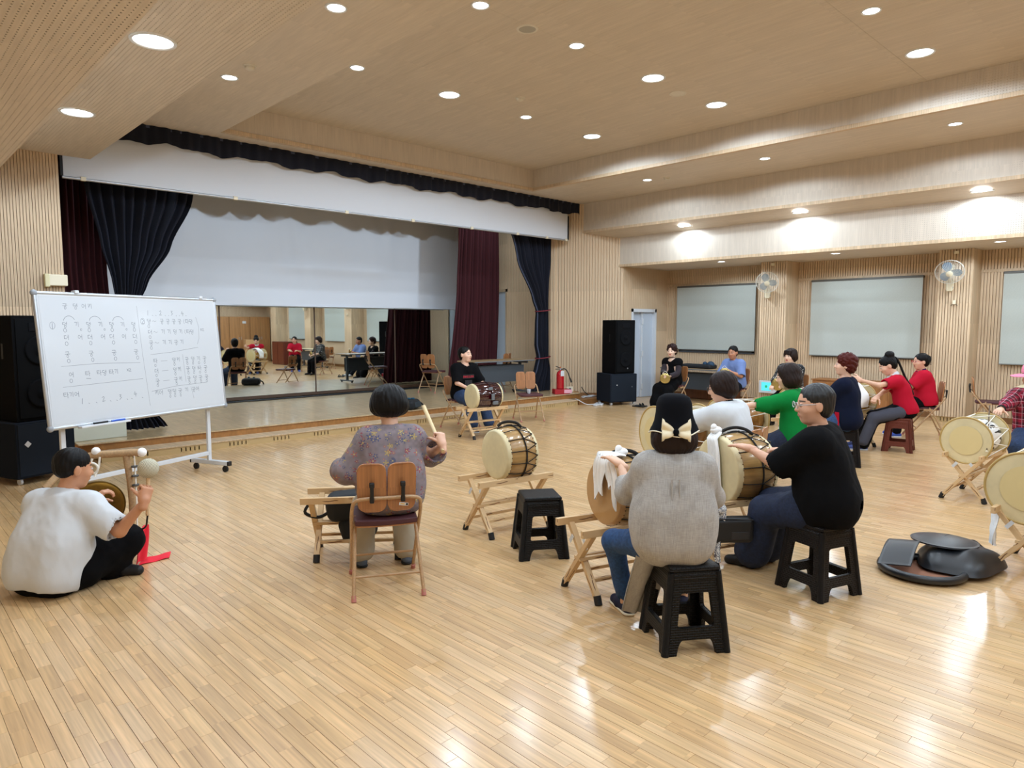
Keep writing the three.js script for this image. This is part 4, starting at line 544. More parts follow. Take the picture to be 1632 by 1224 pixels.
// ---------- things on the floor ----------
{ // round soft drum bag lying open
  const vin = phys({ color: '#15181d', roughness: .4, clearcoat: .25, clearcoatRoughness: .4, side: THREE.DoubleSide }); const t = thing('drum_bag', 'black soft drum bag lying open on the floor at the right', 'bag', [5.2, 0, -1.33], 0);
  part('open_ring', xf(new THREE.TorusGeometry(.24, .026, 10, 56), -.14, .035, -.02, Math.PI / 2), vin, t); part('lining', xf(lathe([[0, .012], [.23, .018]], 40), -.14, 0, -.02), plain('#9a6a52', .8), t);
  part('body', sheet((u, v) => { const a = u * 6.283, r = .02 + v * .25 + .014 * Math.sin(a * 5 + 2) * v; return [.16 + r * Math.cos(a) * 1.12 + .05 * v * Math.max(0, Math.cos(a - .9)), .012 + .15 * Math.sqrt(Math.max(0, 1 - v * v * .98)) + .012 * Math.sin(a * 3 + v * 4) * v * (1 - v) * 3, .12 + r * Math.sin(a) * .92]; }, 72, 18, .008), vin, t);
  part('lid', sheet((u, v) => { const a = u * 6.283, r = v * .225; return [.2 + r * Math.cos(a), .155 + .03 * (1 - v * v) - .05 * (r * Math.cos(a) * 1.2), .02 + r * Math.sin(a) * .9]; }, 60, 10, .01), vin, t); part('flap', sheet((u, v) => [-.3 + u * .42, .05 + .09 * Math.sin(u * 2.4) + .03 * v, -.24 + v * .2 - .05 * u], 20, 10, .008), vin, t);
  part('handle', tube([V(.36, .1, .1), V(.41, .13, .14), V(.44, .08, .2)], .016, 16, 8), vin, t);
}
{ // black pouch and patterned scarf on the drum stand of the man in black
  const t = thing('shoulder_pouch', 'black zipped pouch hanging on the drum stand of the man in black', 'pouch', [4.06, .31, -2.25], -40 * RAD); part('body', rbox(.4, .17, .1, .035, 0, 0, 0, 0, 0, 0, 4), phys({ color: '#101216', roughness: .5 }), t); part('label', rbox(.12, .05, .006, .004, .1, -.03, .05), plain('#1d2026', .4), t); part('zip', tube([V(-.19, .07, .04), V(0, .082, .045), V(.19, .07, .04)], .005, 20, 6), plain('#2a2d33', .4), t);
  const s = thing('patterned_scarf', 'white scarf with navy paisley print tied on the drum stand', 'scarf', [4.06, .41, -2.3], -40 * RAD); const pm = std({ color: '#ffffff', roughness: .9, side: THREE.DoubleSide, map: tex(128, 128, (u, v) => { const n = vnoise(u * 14, v * 14, 14), w = vnoise(u * 30, v * 30, 30); return Math.abs(n - .5) < .07 || w > .72 ? [.12, .16, .3] : [.93, .93, .92]; }, true, [1.2, 3]) });
  part('hanging_end', sheet((u, v) => [(-.035 + u * .07) * (1 - .6 * v) + .01 * Math.sin(v * 6), .05 - v * .36, .07 + .012 * Math.sin(u * 9 + v * 4)], 10, 24), pm, s); part('knot', ball(.05, 0, .04, .05, 1, .8, .8), pm, s); part('strap', tube([V(-.1, .16, 0), V(-.04, .1, .05), V(0, .05, .06)], .012, 14, 6), M.black, s);
}
for (const [x, z, r, lab] of [[11.41, -8.22, .1, 'black sandals left on the floor by the right subwoofer'], [11.12, -6.53, .6, 'black sandals lying on the floor beside the woman in white'],]) { const t = thing('sandals', lab, 'sandals', [x, 0, z], r); for (const s of [-1, 1]) { const o = part('sole', rbox(.09, .025, .25, .012, s * .055, .013, 0), M.black, t); part('strap', tube([V(s * .055 - .04, .02, .04), V(s * .055, .065, .03), V(s * .055 + .04, .02, .04)], .014, 16, 6), M.black, o); } }
{ const w = M.white; const t = thing('power_strip', 'white power strips in a heap by the stage corner', 'power strip', [11.0, 0, -9.02], .3); for (const [dx, dz, a] of [[0, 0, .2], [.1, .06, .5], [-.05, .08, -.1]]) part('strip', rbox(.34, .035, .055, .01, dx, .018, dz, 0, a), w, t); part('cable', tube([V(-.1, .02, 0), V(-.22, .03, -.12), V(-.24, .115, -.3), V(-.1, .112, -.42)], .008, 24, 6), w, t);
  const c = solo('cable_heap', tube([...Array(28).keys()].map((k) => V(11.25 + .16 * Math.cos(k * .9) + k * .008, .112 + (k % 3) * .008, -9.5 + .06 * Math.sin(k * .9))), .007, 160, 5), w, 'white cable coiled on the ledge right of the stage', 'cable'); solo('loose_cable', tube([V(11.4, .3, -9.76), V(11.44, .18, -9.68), V(11.52, .115, -9.6), V(11.6, .112, -9.52)], .009, 24, 6), M.black, 'black cable hanging by the wall right of the stage', 'cable'); }
{ const bagm = phys({ color: '#11151a', roughness: .75 }); const t = thing('backpack', 'black backpack with a hanging strap on the stage edge', 'backpack', [6.87, .2, -9.74], .6); part('body', rbox(.42, .17, .26, .07, 0, .085, 0, 0, 0, 0, 4), bagm, t); part('pocket', rbox(.26, .1, .05, .03, .02, .08, .13, -.3, 0, 0, 3), plain('#1d2a33', .7), t); part('strap', tube([V(.16, .12, .1), V(.24, .06, .14), V(.25, -.06, .22), V(.26, -.16, .3)], .016, 24, 6), bagm, t); part('buckle', [rbox(.05, .03, .06, .01, -.05, .19, 0), rbox(.05, .03, .06, .01, .06, .18, .03)], plain('#24536a', .5), t);
  const u = thing('backpack', 'black backpack hanging in the stand beside the floral blouse', 'backpack', [2.52, .0, -4.32], -37 * RAD); part('body', rbox(.34, .2, .2, .07, 0, .36, 0, .2, 0, .1, 4), bagm, u); part('bottom_pocket', rbox(.26, .2, .14, .06, .05, .2, 0, 0, 0, .3, 4), bagm, u); part('label', rbox(.12, .04, .01, .004, -.02, .42, .105, .1), plain('#6b2232', .7), u); part('strap', tube([V(-.14, .38, .04), V(-.26, .4, .06), V(-.31, .33, .06), V(-.22, .29, .05), V(-.13, .33, .04)], .012, 30, 6), bagm, u);
  const d = thing('gear_bag', 'long black bag with a blue trim lying on the desk by the door', 'bag', [13.05, .72, -7.9], -92 * RAD); part('body', rbox(.75, .09, .3, .04, 0, .045, 0, 0, 0, 0, 3), bagm, d); part('pouch', [ball(.07, .3, .09, 0, 1.2, 1, 1), ball(.05, .16, .1, 0)], plain('#1c3a52', .7), d); }
chairAt('folding chair behind the young man in the black printed shirt', 7.02, -8.55, 8); chairAt('empty folding chair with a paper cup, right of the maroon drum', 8.42, -8.4, -28); chairAt('folding chair behind the desk on the stage', 10.25, -11.15, 200, .2); chairAt('folding chair on the stage close to the mirror and maroon curtain', 9.0, -11.9, 110, .2);
chairAt('folding chair under the woman in the black dress', 11.7, -7.62, -95); chairAt('folding chair under the man in the blue shirt', 11.95, -6.45, -100); chairAt('folding chair under the woman in the black and white blouse', 11.25, -5.05, -100); chairAt('folding chair under the woman in white', 5.19, -2.79, 185); chairAt('folding chair under the woman in green', 6.72, -2.97, 195); chairAt('folding chair under the woman in red with glasses', 11.3, -3.08, 205);
{ const c = chairAt('folding chair standing side-on against the pier by the right desk', 12.8, -2.62, 12); const p = thing('paper_cup', 'white paper cup on the empty folding chair', 'cup', [8.4, .463, -8.38]); part('cup', lathe([[0, 0], [.026, 0], [.036, .07], [.034, .07], [.025, .004], [0, .004]], 20), M.white, p); part('rim', new THREE.TorusGeometry(.036, .003, 6, 20).rotateX(Math.PI / 2).translate(0, .07, 0), M.white, p); }
{ // cable box behind the whiteboard
  const t = thing('grey_box', 'pale grey steel box on the stage behind the whiteboard', 'box', [2.18, .2, -10.05], .1); part('case', rbox(.62, .34, .4, .01, 0, .17, 0), plain('#c9cdbf', .6), t); part('lid', rbox(.66, .03, .44, .008, 0, .355, 0), plain('#b7bcae', .6), t); }
// ---------- back of the hall, seen in the mirror ----------
{
  const lw = std({ color: '#c08a55', roughness: .5, map: retile(greyGrain, [1, .5]) });
  for (let k = 0; k < 6; k++) { const t = thing('locker_cabinet', ['leftmost', 'second', 'third', 'fourth', 'fifth', 'rightmost'][k] + ' tall wooden cabinet at the back wall, seen in the mirror', 'cabinet', [13.25 - k * .92, 0, 4.5], 0, 'back wall cabinets'); part('body', rbox(.91, 2.0, .55, .008, 0, 1.0, 0), lw, t); for (const s of [-1, 1]) { const d = part('door', rbox(.44, 1.92, .018, .005, s * .225, 1.0, -.285), lw, t); part('handle', rbox(.015, .12, .02, .004, s * .05, 1.05, -.3), M.silver, d); } if (k % 2) part('paper_note', box(.16, .1, .002, .2, 1.75, -.296), M.white, t); }
  const cb = std({ color: '#c39a6b', roughness: .85 }); [[12.6, 0, 3.75, .6, .55, .5, 'large closed cardboard box at the bottom of the stack by the back cabinets'], [12.62, .55, 3.75, .55, .45, .45, 'cardboard box on top of the stack by the back cabinets'], [11.6, 0, 3.9, .5, .5, .45, 'single cardboard box before the back cabinets']].forEach(([x, y, z, w, h, d, l]) => { const t = thing('cardboard_box', l, 'box', [x, y, z], .15); part('carton', rbox(w, h, d, .006, 0, h / 2, 0), cb, t); part('tape', box(.06, .002, d, 0, h + .001, 0), plain('#a8804f', .4), t); });
  const pc = thing('upright_cabinet', 'dark red wooden cabinet by the windows, seen in the mirror', 'cabinet', [13.0, 0, 1.3]); part('body', rbox(.6, .95, 1.1, .01, 0, .475, 0), plain('#5a2418', .35), pc); part('door', rbox(.016, .85, .5, .005, -.308, .475, .27), plain('#642a1c', .35), pc); part('door', rbox(.016, .85, .5, .005, -.308, .475, -.27), plain('#642a1c', .35), pc);
}
// ---------- people: signed distance fields meshed with surface nets ----------
const { ImprovedNoise } = await import('three/addons/math/ImprovedNoise.js'); const PN = new ImprovedNoise();
class Field {
  constructor(cell) { this.cell = cell; this.ops = []; this.lo = V(1e9, 1e9, 1e9); this.hi = V(-1e9, -1e9, -1e9); }
  grow(p, r) { this.lo.min(p.clone().addScalar(-r)); this.hi.max(p.clone().addScalar(r)); }
  cap(a, b, ra, rb = ra, k = .03, sub = false) { if (!sub) { this.grow(a, ra); this.grow(b, rb); } const m = Math.max(ra, rb); this.ops.push({ sub, k, lo: a.clone().min(b).addScalar(-m), hi: a.clone().max(b).addScalar(m), f: (() => { const dx = b.x - a.x, dy = b.y - a.y, dz = b.z - a.z, q = dx * dx + dy * dy + dz * dz + 1e-12; return (x, y, z) => { const px = x - a.x, py = y - a.y, pz = z - a.z; let t = (px * dx + py * dy + pz * dz) / q; t = t < 0 ? 0 : t > 1 ? 1 : t; const ex = px - t * dx, ey = py - t * dy, ez = pz - t * dz; return Math.sqrt(ex * ex + ey * ey + ez * ez) - (ra + (rb - ra) * t); }; })() }); return this; }
  ell(c, r, B, k = .03, sub = false) { const m = Math.max(...r), [X, Y, Z] = B; if (!sub) this.grow(c, m); this.ops.push({ sub, k, lo: c.clone().addScalar(-m), hi: c.clone().addScalar(m), f: (x, y, z) => { const px = x - c.x, py = y - c.y, pz = z - c.z, u = px * X.x + py * X.y + pz * X.z, v = px * Y.x + py * Y.y + pz * Y.z, w = px * Z.x + py * Z.y + pz * Z.z; const a = u / r[0], b = v / r[1], d = w / r[2], k0 = Math.sqrt(a * a + b * b + d * d), e = u / (r[0] * r[0]), g = v / (r[1] * r[1]), h = w / (r[2] * r[2]), k1 = Math.sqrt(e * e + g * g + h * h) + 1e-9; return k0 < 1e-4 ? -Math.min(...r) : k0 * (k0 - 1) / k1; } }); return this; }
  cut(p, n) { this.ops.push({ plane: true, f: (x, y, z) => (x - p.x) * n.x + (y - p.y) * n.y + (z - p.z) * n.z }); return this; } // keeps the side against n
  cut2(p, n, rc) { this.ops.push({ plane: true, f: (x, y, z) => { const dx = x - p.x, dy = y - p.y, dz = z - p.z, t = dx * n.x + dy * n.y + dz * n.z; return t > -.02 && t < .2 && Math.hypot(dx - t * n.x, dy - t * n.y, dz - t * n.z) < rc ? t : -1; } }); return this; } // trims a sleeve end flat, round its own axis only
  wrinkle(f) { this.wr = f; return this; }
  mesh() {
    const h = this.cell, pad = h * 3, lo = this.lo.clone().addScalar(-pad), hi = this.hi.clone().addScalar(pad); const nx = Math.ceil((hi.x - lo.x) / h) + 1, ny = Math.ceil((hi.y - lo.y) / h) + 1, nz = Math.ceil((hi.z - lo.z) / h) + 1, nxy = nx * ny; const d = new Float32Array(nx * ny * nz).fill(1);
    for (const o of this.ops) {
      let i0 = 0, i1 = nx - 1, j0 = 0, j1 = ny - 1, k0 = 0, k1 = nz - 1;
      if (!o.plane) { const m = o.k + h * 4; i0 = Math.max(0, Math.floor((o.lo.x - m - lo.x) / h)); i1 = Math.min(nx - 1, Math.ceil((o.hi.x + m - lo.x) / h)); j0 = Math.max(0, Math.floor((o.lo.y - m - lo.y) / h)); j1 = Math.min(ny - 1, Math.ceil((o.hi.y + m - lo.y) / h)); k0 = Math.max(0, Math.floor((o.lo.z - m - lo.z) / h)); k1 = Math.min(nz - 1, Math.ceil((o.hi.z + m - lo.z) / h)); }
      for (let k = k0; k <= k1; k++) for (let j = j0; j <= j1; j++) for (let i = i0; i <= i1; i++) { const q = i + j * nx + k * nxy, v = o.f(lo.x + i * h, lo.y + j * h, lo.z + k * h), a = d[q]; if (o.plane) { if (v > a) d[q] = v; } else if (o.sub) { const b = -v, t = Math.max(o.k - Math.abs(a - b), 0) / o.k; d[q] = Math.max(a, b) + t * t * o.k * .25; } else { const t = Math.max(o.k - Math.abs(a - v), 0) / o.k; d[q] = Math.min(a, v) - t * t * o.k * .25; } }
    }
    if (this.wr) for (let k = 0; k < nz; k++) for (let j = 0; j < ny; j++) for (let i = 0; i < nx; i++) { const q = i + j * nx + k * nxy; if (Math.abs(d[q]) < h * 3) d[q] += this.wr(lo.x + i * h, lo.y + j * h, lo.z + k * h); }
    const id = new Int32Array(nx * ny * nz).fill(-1), pos = [], nor = [], idx = []; const E = [[0, 1], [2, 3], [4, 5], [6, 7], [0, 2], [1, 3], [4, 6], [5, 7], [0, 4], [1, 5], [2, 6], [3, 7]]; const v8 = new Float32Array(8);
    for (let k = 0; k < nz - 1; k++) for (let j = 0; j < ny - 1; j++) for (let i = 0; i < nx - 1; i++) {
      const q = i + j * nx + k * nxy; let m = 0; for (let c = 0; c < 8; c++) { v8[c] = d[q + (c & 1) + ((c >> 1) & 1) * nx + (c >> 2) * nxy]; if (v8[c] < 0) m |= 1 << c; } if (m === 0 || m === 255) continue;
      let x = 0, y = 0, z = 0, n = 0; for (const [a, b] of E) { if ((v8[a] < 0) === (v8[b] < 0)) continue; const t = v8[a] / (v8[a] - v8[b]); x += (a & 1) + ((b & 1) - (a & 1)) * t; y += ((a >> 1) & 1) + (((b >> 1) & 1) - ((a >> 1) & 1)) * t; z += (a >> 2) + ((b >> 2) - (a >> 2)) * t; n++; }
      x /= n; y /= n; z /= n; const lerp = (a, b, t) => a + (b - a) * t; const gx = lerp(lerp(v8[1] - v8[0], v8[3] - v8[2], y), lerp(v8[5] - v8[4], v8[7] - v8[6], y), z), gy = lerp(lerp(v8[2] - v8[0], v8[3] - v8[1], x), lerp(v8[6] - v8[4], v8[7] - v8[5], x), z), gz = lerp(lerp(v8[4] - v8[0], v8[5] - v8[1], x), lerp(v8[6] - v8[2], v8[7] - v8[3], x), y), L = Math.hypot(gx, gy, gz) || 1;
      id[q] = pos.length / 3; pos.push(lo.x + (i + x) * h, lo.y + (j + y) * h, lo.z + (k + z) * h); nor.push(gx / L, gy / L, gz / L);
    }
    const quad = (a, b, c, e, flip) => { if (a < 0 || b < 0 || c < 0 || e < 0) return; flip ? idx.push(a, c, b, a, e, c) : idx.push(a, b, c, a, c, e); };
    for (let k = 1; k < nz - 1; k++) for (let j = 1; j < ny - 1; j++) for (let i = 1; i < nx - 1; i++) { const q = i + j * nx + k * nxy, s = d[q] < 0; if (s !== d[q + 1] < 0) quad(id[q - nx - nxy], id[q - nxy], id[q], id[q - nx], !s); if (s !== d[q + nx] < 0) quad(id[q - 1 - nxy], id[q - 1], id[q], id[q - nxy], !s); if (s !== d[q + nxy] < 0) quad(id[q - 1 - nx], id[q - nx], id[q], id[q - 1], !s); }
    // average the normals of the faces so that they stay smooth
    const acc = new Float32Array(pos.length); for (let t = 0; t < idx.length; t += 3) { const [a, b, c] = [idx[t] * 3, idx[t + 1] * 3, idx[t + 2] * 3]; const ux = pos[b] - pos[a], uy = pos[b + 1] - pos[a + 1], uz = pos[b + 2] - pos[a + 2], wx = pos[c] - pos[a], wy = pos[c + 1] - pos[a + 1], wz = pos[c + 2] - pos[a + 2]; const X = uy * wz - uz * wy, Y = uz * wx - ux * wz, Z = ux * wy - uy * wx; for (const p of [a, b, c]) { acc[p] += X; acc[p + 1] += Y; acc[p + 2] += Z; } }
    for (let i = 0; i < pos.length; i += 3) { const L = Math.hypot(acc[i], acc[i + 1], acc[i + 2]) || 1; nor[i] = acc[i] / L; nor[i + 1] = acc[i + 1] / L; nor[i + 2] = acc[i + 2] / L; }
    const g = new THREE.BufferGeometry(); g.setAttribute('position', new THREE.Float32BufferAttribute(pos, 3)); g.setAttribute('normal', new THREE.Float32BufferAttribute(nor, 3)); g.setIndex(idx); return g;
  }
}
const skinM = phys({ vertexColors: true, roughness: .5 });
const lin = (h) => new THREE.Color(h).toArray();
const painted = (g, fn) => { const p = g.attributes.position, c = new Float32Array(p.count * 3); for (let i = 0; i < p.count; i++) c.set(fn(p.getX(i), p.getY(i), p.getZ(i)), i * 3); g.setAttribute('color', new THREE.BufferAttribute(c, 3)); return g; };
const withUv = (g) => uvBox(g);
function ik(a, target, l1, l2, pole) { const d = target.clone().sub(a); let L = d.length(); const R = (l1 + l2) * .998; if (L > R) { d.multiplyScalar(R / L); L = R; } const t = a.clone().add(d), n = d.clone().normalize(), c = (l1 * l1 + L * L - l2 * l2) / (2 * L), h = Math.sqrt(Math.max(0, l1 * l1 - c * c)); const p = pole.clone().addScaledVector(n, -pole.dot(n)).normalize(); return [a.clone().addScaledVector(n, c).addScaledVector(p, h), t]; }
const wool = (c, r = .95) => phys({ color: c, roughness: r, specularIntensity: .25 });
const denim = (c) => std({ color: c, roughness: .85, map: tex(128, 128, (u, v) => .8 + .25 * vnoise(u * 30, v * 30, 30), true, [4, 4]) });
const hairM = (c) => phys({ color: c, roughness: .5, specularIntensity: .35 });
function person(o) {
  const s = o.s || 1, b = o.build || 1, far = o.far, seat = o.seat ?? .45;
  const t = thing('person', o.label, 'person', [o.at[0], 0, o.at[1]], o.face * RAD); t.updateMatrixWorld(true);
  const inv = t.matrixWorld.clone().invert(), W = (p) => V(...p).applyMatrix4(inv); const Y = V(0, 1, 0);
  const lean = (o.lean || 0) * RAD, side = (o.side || 0) * RAD, tw = (o.twist || 0) * RAD;
  const up = V(Math.sin(side), Math.cos(lean) * Math.cos(side), Math.sin(lean)).normalize(); let fw = V(Math.sin(tw), 0, Math.cos(tw)); fw.addScaledVector(up, -fw.dot(up)).normalize(); const lf = up.clone().cross(fw).normalize();
  const P = V(0, seat + .1 * s, 0), at = (h, l = 0, f = 0) => P.clone().addScaledVector(up, h * s).addScaledVector(lf, l * s).addScaledVector(fw, f * s);
  const slump = o.slump || .03; const waist = at(.15, 0, -.01), chest = at(.31, 0, 0), nb = at(.46, 0, slump), shw = (o.shoulder || .165) * (.9 + .1 * b), SL = at(.415, shw, slump * .6), SR = at(.415, -shw, slump * .6);
  // head frame
  const hy = (o.headYaw || 0) * RAD, hp = (o.headPitch || 0) * RAD, hr = (o.headRoll || 0) * RAD; const q = new THREE.Quaternion().setFromEuler(new THREE.Euler(hp, hy + tw, hr, 'YXZ')); const HX = V(1, 0, 0).applyQuaternion(q), HY = V(0, 1, 0).applyQuaternion(q), HZ = V(0, 0, 1).applyQuaternion(q); const hs = (o.headS || 1.07) * (.5 + .5 * s); const hc = nb.clone().addScaledVector(up, .045 * s).addScaledVector(HY, .135 * hs).addScaledVector(HZ, .012); const Hd = (x, y, z) => hc.clone().addScaledVector(HX, x * hs).addScaledVector(HY, y * hs).addScaledVector(HZ, z * hs), HB = [HX, HY, HZ];
  // limbs
  const la = .275 * s, lb = .245 * s; const arm = (S, tg, pole) => { const [e, w] = ik(S, tg, la, lb, pole); return [S, e, w]; };
  const hipW = .085; const HL = at(-.02, hipW), HR = at(-.02, -hipW); const lt = .42 * s, ls = .4 * s;
  const dflt = (l) => ({ p: at(.05, l * .2, .3), local: true }); const hand = (h, l) => { const d = h || dflt(l); return { ...d, w: d.local ? d.p : W(d.p) }; };
  const hl = hand(o.handL, 1), hrr = hand(o.handR, -1); const AL = arm(SL, hl.w, hl.pole ? W(hl.pole).sub(W([0, 0, 0])) : lf.clone().multiplyScalar(.7).addScaledVector(Y, -1).addScaledVector(fw, -.3)), AR = arm(SR, hrr.w, hrr.pole ? W(hrr.pole).sub(W([0, 0, 0])) : lf.clone().multiplyScalar(-.7).addScaledVector(Y, -1).addScaledVector(fw, -.3));
  const foot = (f, l) => (f ? W(f) : at(0, l * .13, .42).setY(.07)); const fl = foot(o.footL, 1).setY((o.footL?.[1] ?? 0) + .07), fr = foot(o.footR, -1).setY((o.footR?.[1] ?? 0) + .07);
  const kp = (k) => (k ? V(...k) : V(0, 1, .6)); const [KL, FL] = ik(HL, fl, lt, ls, kp(o.kneeL)), [KR, FR] = ik(HR, fr, lt, ls, kp(o.kneeR));
  const toe = (F, d, dflt) => F.clone().addScaledVector((d ? V(...d) : dflt).normalize(), .15 * s).setY(Math.max(.035, F.y - .04)); const TL = toe(FL, o.toeL, V(.15, 0, 1)), TR = toe(FR, o.toeR, V(-.15, 0, 1));
  const bd = b * s;
  const torso = (F, e, lowest = true) => { if (lowest) F.cap(at(-.005, .07, -.02), at(-.005, -.07, -.02), .115 * bd + e, .115 * bd + e, .05); F.cap(at(.14, .06, .005), at(.14, -.06, .005), .105 * bd + e + (o.belly || 0), .105 * bd + e + (o.belly || 0), .08); F.cap(at(.29, .075, 0), at(.29, -.075, 0), .1 * bd + e, .1 * bd + e, .08); F.cap(at(.385, shw * .6, slump * .5), at(.385, -shw * .6, slump * .5), .072 * bd + e, .072 * bd + e, .06); F.cap(SL, SR, .052 * bd + e, .052 * bd + e, .05); F.cap(at(.42, 0, slump * .6), nb, .07 * bd + e, .055 * s + e, .05); if (o.bust) for (const k of [-1, 1]) F.cap(at(.27, k * .07, .07), at(.25, k * .075, .075), .055 * s + e, .05 * s + e, .05); };
  const skin = lin(o.skin || '#d7a283');
  // body
  const Fb = new Field(far ? .016 : .013); torso(Fb, 0); Fb.cap(nb, hc.clone().addScaledVector(HY, -.06 * hs), .053 * s, .05 * s, .03);
  for (const [S, e, w] of [AL, AR]) { Fb.cap(S, e, .045 * bd, .036 * bd, .03); Fb.cap(e, w, .037 * bd, .0245 * s, .02); }
  for (const [H, K, F, T] of [[HL, KL, FL, TL], [HR, KR, FR, TR]]) { Fb.cap(H, K, .082 * bd, .055 * bd, .04); Fb.cap(K, F, .052 * bd, .034 * s, .03); Fb.cap(F.clone().add(V(0, -.03 * s, 0)), T, .032 * s, .026 * s, .02); }
  const geos = [painted(Fb.mesh(), () => skin)];
  // head
  const hcell = (far ? .0055 : .0042) * 1; const Fh = new Field(hcell); const E3 = (x, y, z, rx, ry, rz, k, sub) => Fh.ell(Hd(x, y, z), [rx * hs, ry * hs, rz * hs], HB, k, sub); const C3 = (a, bb, ra, rb, k, sub) => Fh.cap(Hd(...a), Hd(...bb), ra * hs, rb * hs, k, sub);
  E3(0, .03, -.012, .075, .083, .094, .02); E3(0, -.03, .022, .061, .083, .068, .045); C3([-.02, -.09, .05], [.02, -.09, .05], .02, .02, .035); C3([-.038, -.03, .058], [-.034, -.045, .055], .024, .02, .03); C3([.038, -.03, .058], [.034, -.045, .055], .024, .02, .03);
  E3(-.031, .006, .108, .02, .013, .024, .016, true); E3(.031, .006, .108, .02, .013, .024, .016, true); C3([0, .012, .08], [0, -.026, .101], .0075, .012, .014); C3([-.012, -.03, .092], [.012, -.03, .092], .0075, .0075, .01); C3([-.017, -.06, .083], [.017, -.06, .083], .0075, .0075, .012); E3(-.031, .004, .083, .013, .011, .01, .004); E3(.031, .004, .083, .013, .011, .01, .004);
  for (const k of [-1, 1]) E3(k * .077, -.008, -.008, .009, .032, .019, .008); C3([0, -.08, -.01], [0, -.15, -.03], .05, .052, .03);
  geos.push(painted(Fh.mesh(), (x, y, z) => { const p = V(x, y, z).sub(hc), u = p.dot(HX) / hs, v = p.dot(HY) / hs, w = p.dot(HZ) / hs; if (w > .055) { const au = Math.abs(u), ex = (au - .031) / .0145, ey = (v - .004) / .0058; const e = ex * ex + ey * ey; if (e < 1) return Math.abs(au - .031) < .0065 ? [.012, .008, .006] : [.5, .47, .45]; if (e < 1.7 && v > .006) return [.03, .02, .015]; if (Math.abs(v - .027 + .1 * Math.pow(au - .03, 2) * 30) < .0042 && au > .012 && au < .052) return [.05, .035, .028]; if (Math.abs(v + .06) < .0085 && au < .024 - Math.abs(v + .06) * .9) return o.lips ? lin(o.lips) : lin('#b0655a'); } return skin; }));
  // hands: palm, four fingers with two bends, thumb from the side of the palm
  const fingers = (h, [S, e, w], l) => {
    const F = new Field(far ? .005 : .0038); const d = (h.dir ? W(h.dir).sub(W([0, 0, 0])) : w.clone().sub(e)).normalize(); let n = (h.palm ? W(h.palm).sub(W([0, 0, 0])) : V(0, -1, 0)); n.addScaledVector(d, -n.dot(d)).normalize(); const r = d.clone().cross(n).normalize().multiplyScalar(h.flip ? -1 : 1); // r points to the thumb side
    const th = r.clone().multiplyScalar(l > 0 ? -1 : 1); const k = s, pt = (a, c, g) => w.clone().addScaledVector(d, a * k).addScaledVector(th, c * k).addScaledVector(n, g * k); const curl = h.curl ?? .5;
    F.cap(w.clone().addScaledVector(d, -.03), pt(.015, 0, 0), .026 * k, .026 * k, .01); for (const c of [-.028, -.01, .01, .027]) F.cap(pt(.012, c * .7, 0), pt(.082, c, 0), .0155 * k, .0115 * k, .016); F.cap(pt(.02, .02, .008), pt(.055, .03, .01), .018 * k, .014 * k, .016);
    [[-.03, .07, .8], [-.0105, .079, .95], [.0095, .083, 1], [.029, .074, .93]].forEach(([c, L, q2], i) => { let a = pt(.085, c, 0), ang = curl * .75 + (h.spread ? 0 : .05 * i); let dir = d.clone().addScaledVector(th, c * (h.spread || 1.2)); dir.normalize(); const seg = [.45, .32, .23]; let cum = 0; seg.forEach((sg, j) => { cum += ang * (j ? .95 : .8); const dd = dir.clone().multiplyScalar(Math.cos(cum)).addScaledVector(n, Math.sin(cum)); const bb = a.clone().addScaledVector(dd, L * sg * k); F.cap(a, bb, (.0092 - j * .0008) * k, (.0086 - j * .001) * k, .004); a = bb; }); });
    let a = pt(.03, .03, .006), cum = 0; [[.042, .0115], [.032, .0098], [.024, .0085]].forEach(([L, rr], j) => { cum += j ? curl * .5 : 0; const dd = d.clone().multiplyScalar(.72).addScaledVector(th, .7 - cum * .6).addScaledVector(n, .25 + cum * .8 + curl * .3).normalize(); const bb = a.clone().addScaledVector(dd, L * k); F.cap(a, bb, rr * k, rr * .9 * k, .006); a = bb; });
    return F.mesh();
  };
  geos.push(painted(fingers(hl, AL, 1), () => skin), painted(fingers(hrr, AR, -1), () => skin));
  part('body', mergeGeometries(geos), skinM, t);
  const cc = far ? .014 : .0105;
  // trousers or skirt
  const bt = o.bottom; { const F = new Field(cc), e = bt.loose ?? .014, eh = Math.min(e, .012); F.cap(at(-.005, .07, -.02), at(-.005, -.07, -.02), .115 * bd + eh, .115 * bd + eh, .05); F.cap(at(.1, .06, 0), at(.1, -.06, 0), .105 * bd + eh * .6, .105 * bd + eh * .6, .05); const end = bt.end ?? .93; for (const [H, K, A] of [[HL, KL, FL], [HR, KR, FR]]) { const cf = K.clone().lerp(A, end); F.cap(H, H.clone().lerp(K, .3), .082 * bd + Math.min(e, .016), .078 * bd + e, .05); F.cap(H.clone().lerp(K, .3), K, .078 * bd + e, .058 * bd + e, .05); F.cap(K, cf, .055 * bd + e, (bt.cuff ?? .045) * s + e, .035); const dn = A.clone().sub(K).normalize(); F.cap(cf.clone().addScaledVector(dn, -.02), cf.clone().addScaledVector(dn, .09), .036 * s, .036 * s, .004, true); }
    if (bt.skirt) { F.cap(KL, KR, .08 * bd + e, .08 * bd + e, .08); F.cap(HL.clone().lerp(KL, .5), HR.clone().lerp(KR, .5), .1 * bd, .1 * bd, .08); const m1 = KL.clone().lerp(FL, .7), m2 = KR.clone().lerp(FR, .7); F.cap(m1, m2, .09 * s, .09 * s, .1); F.cap(KL, m1, .09, .09, .06); F.cap(KR, m2, .09, .09, .06); }
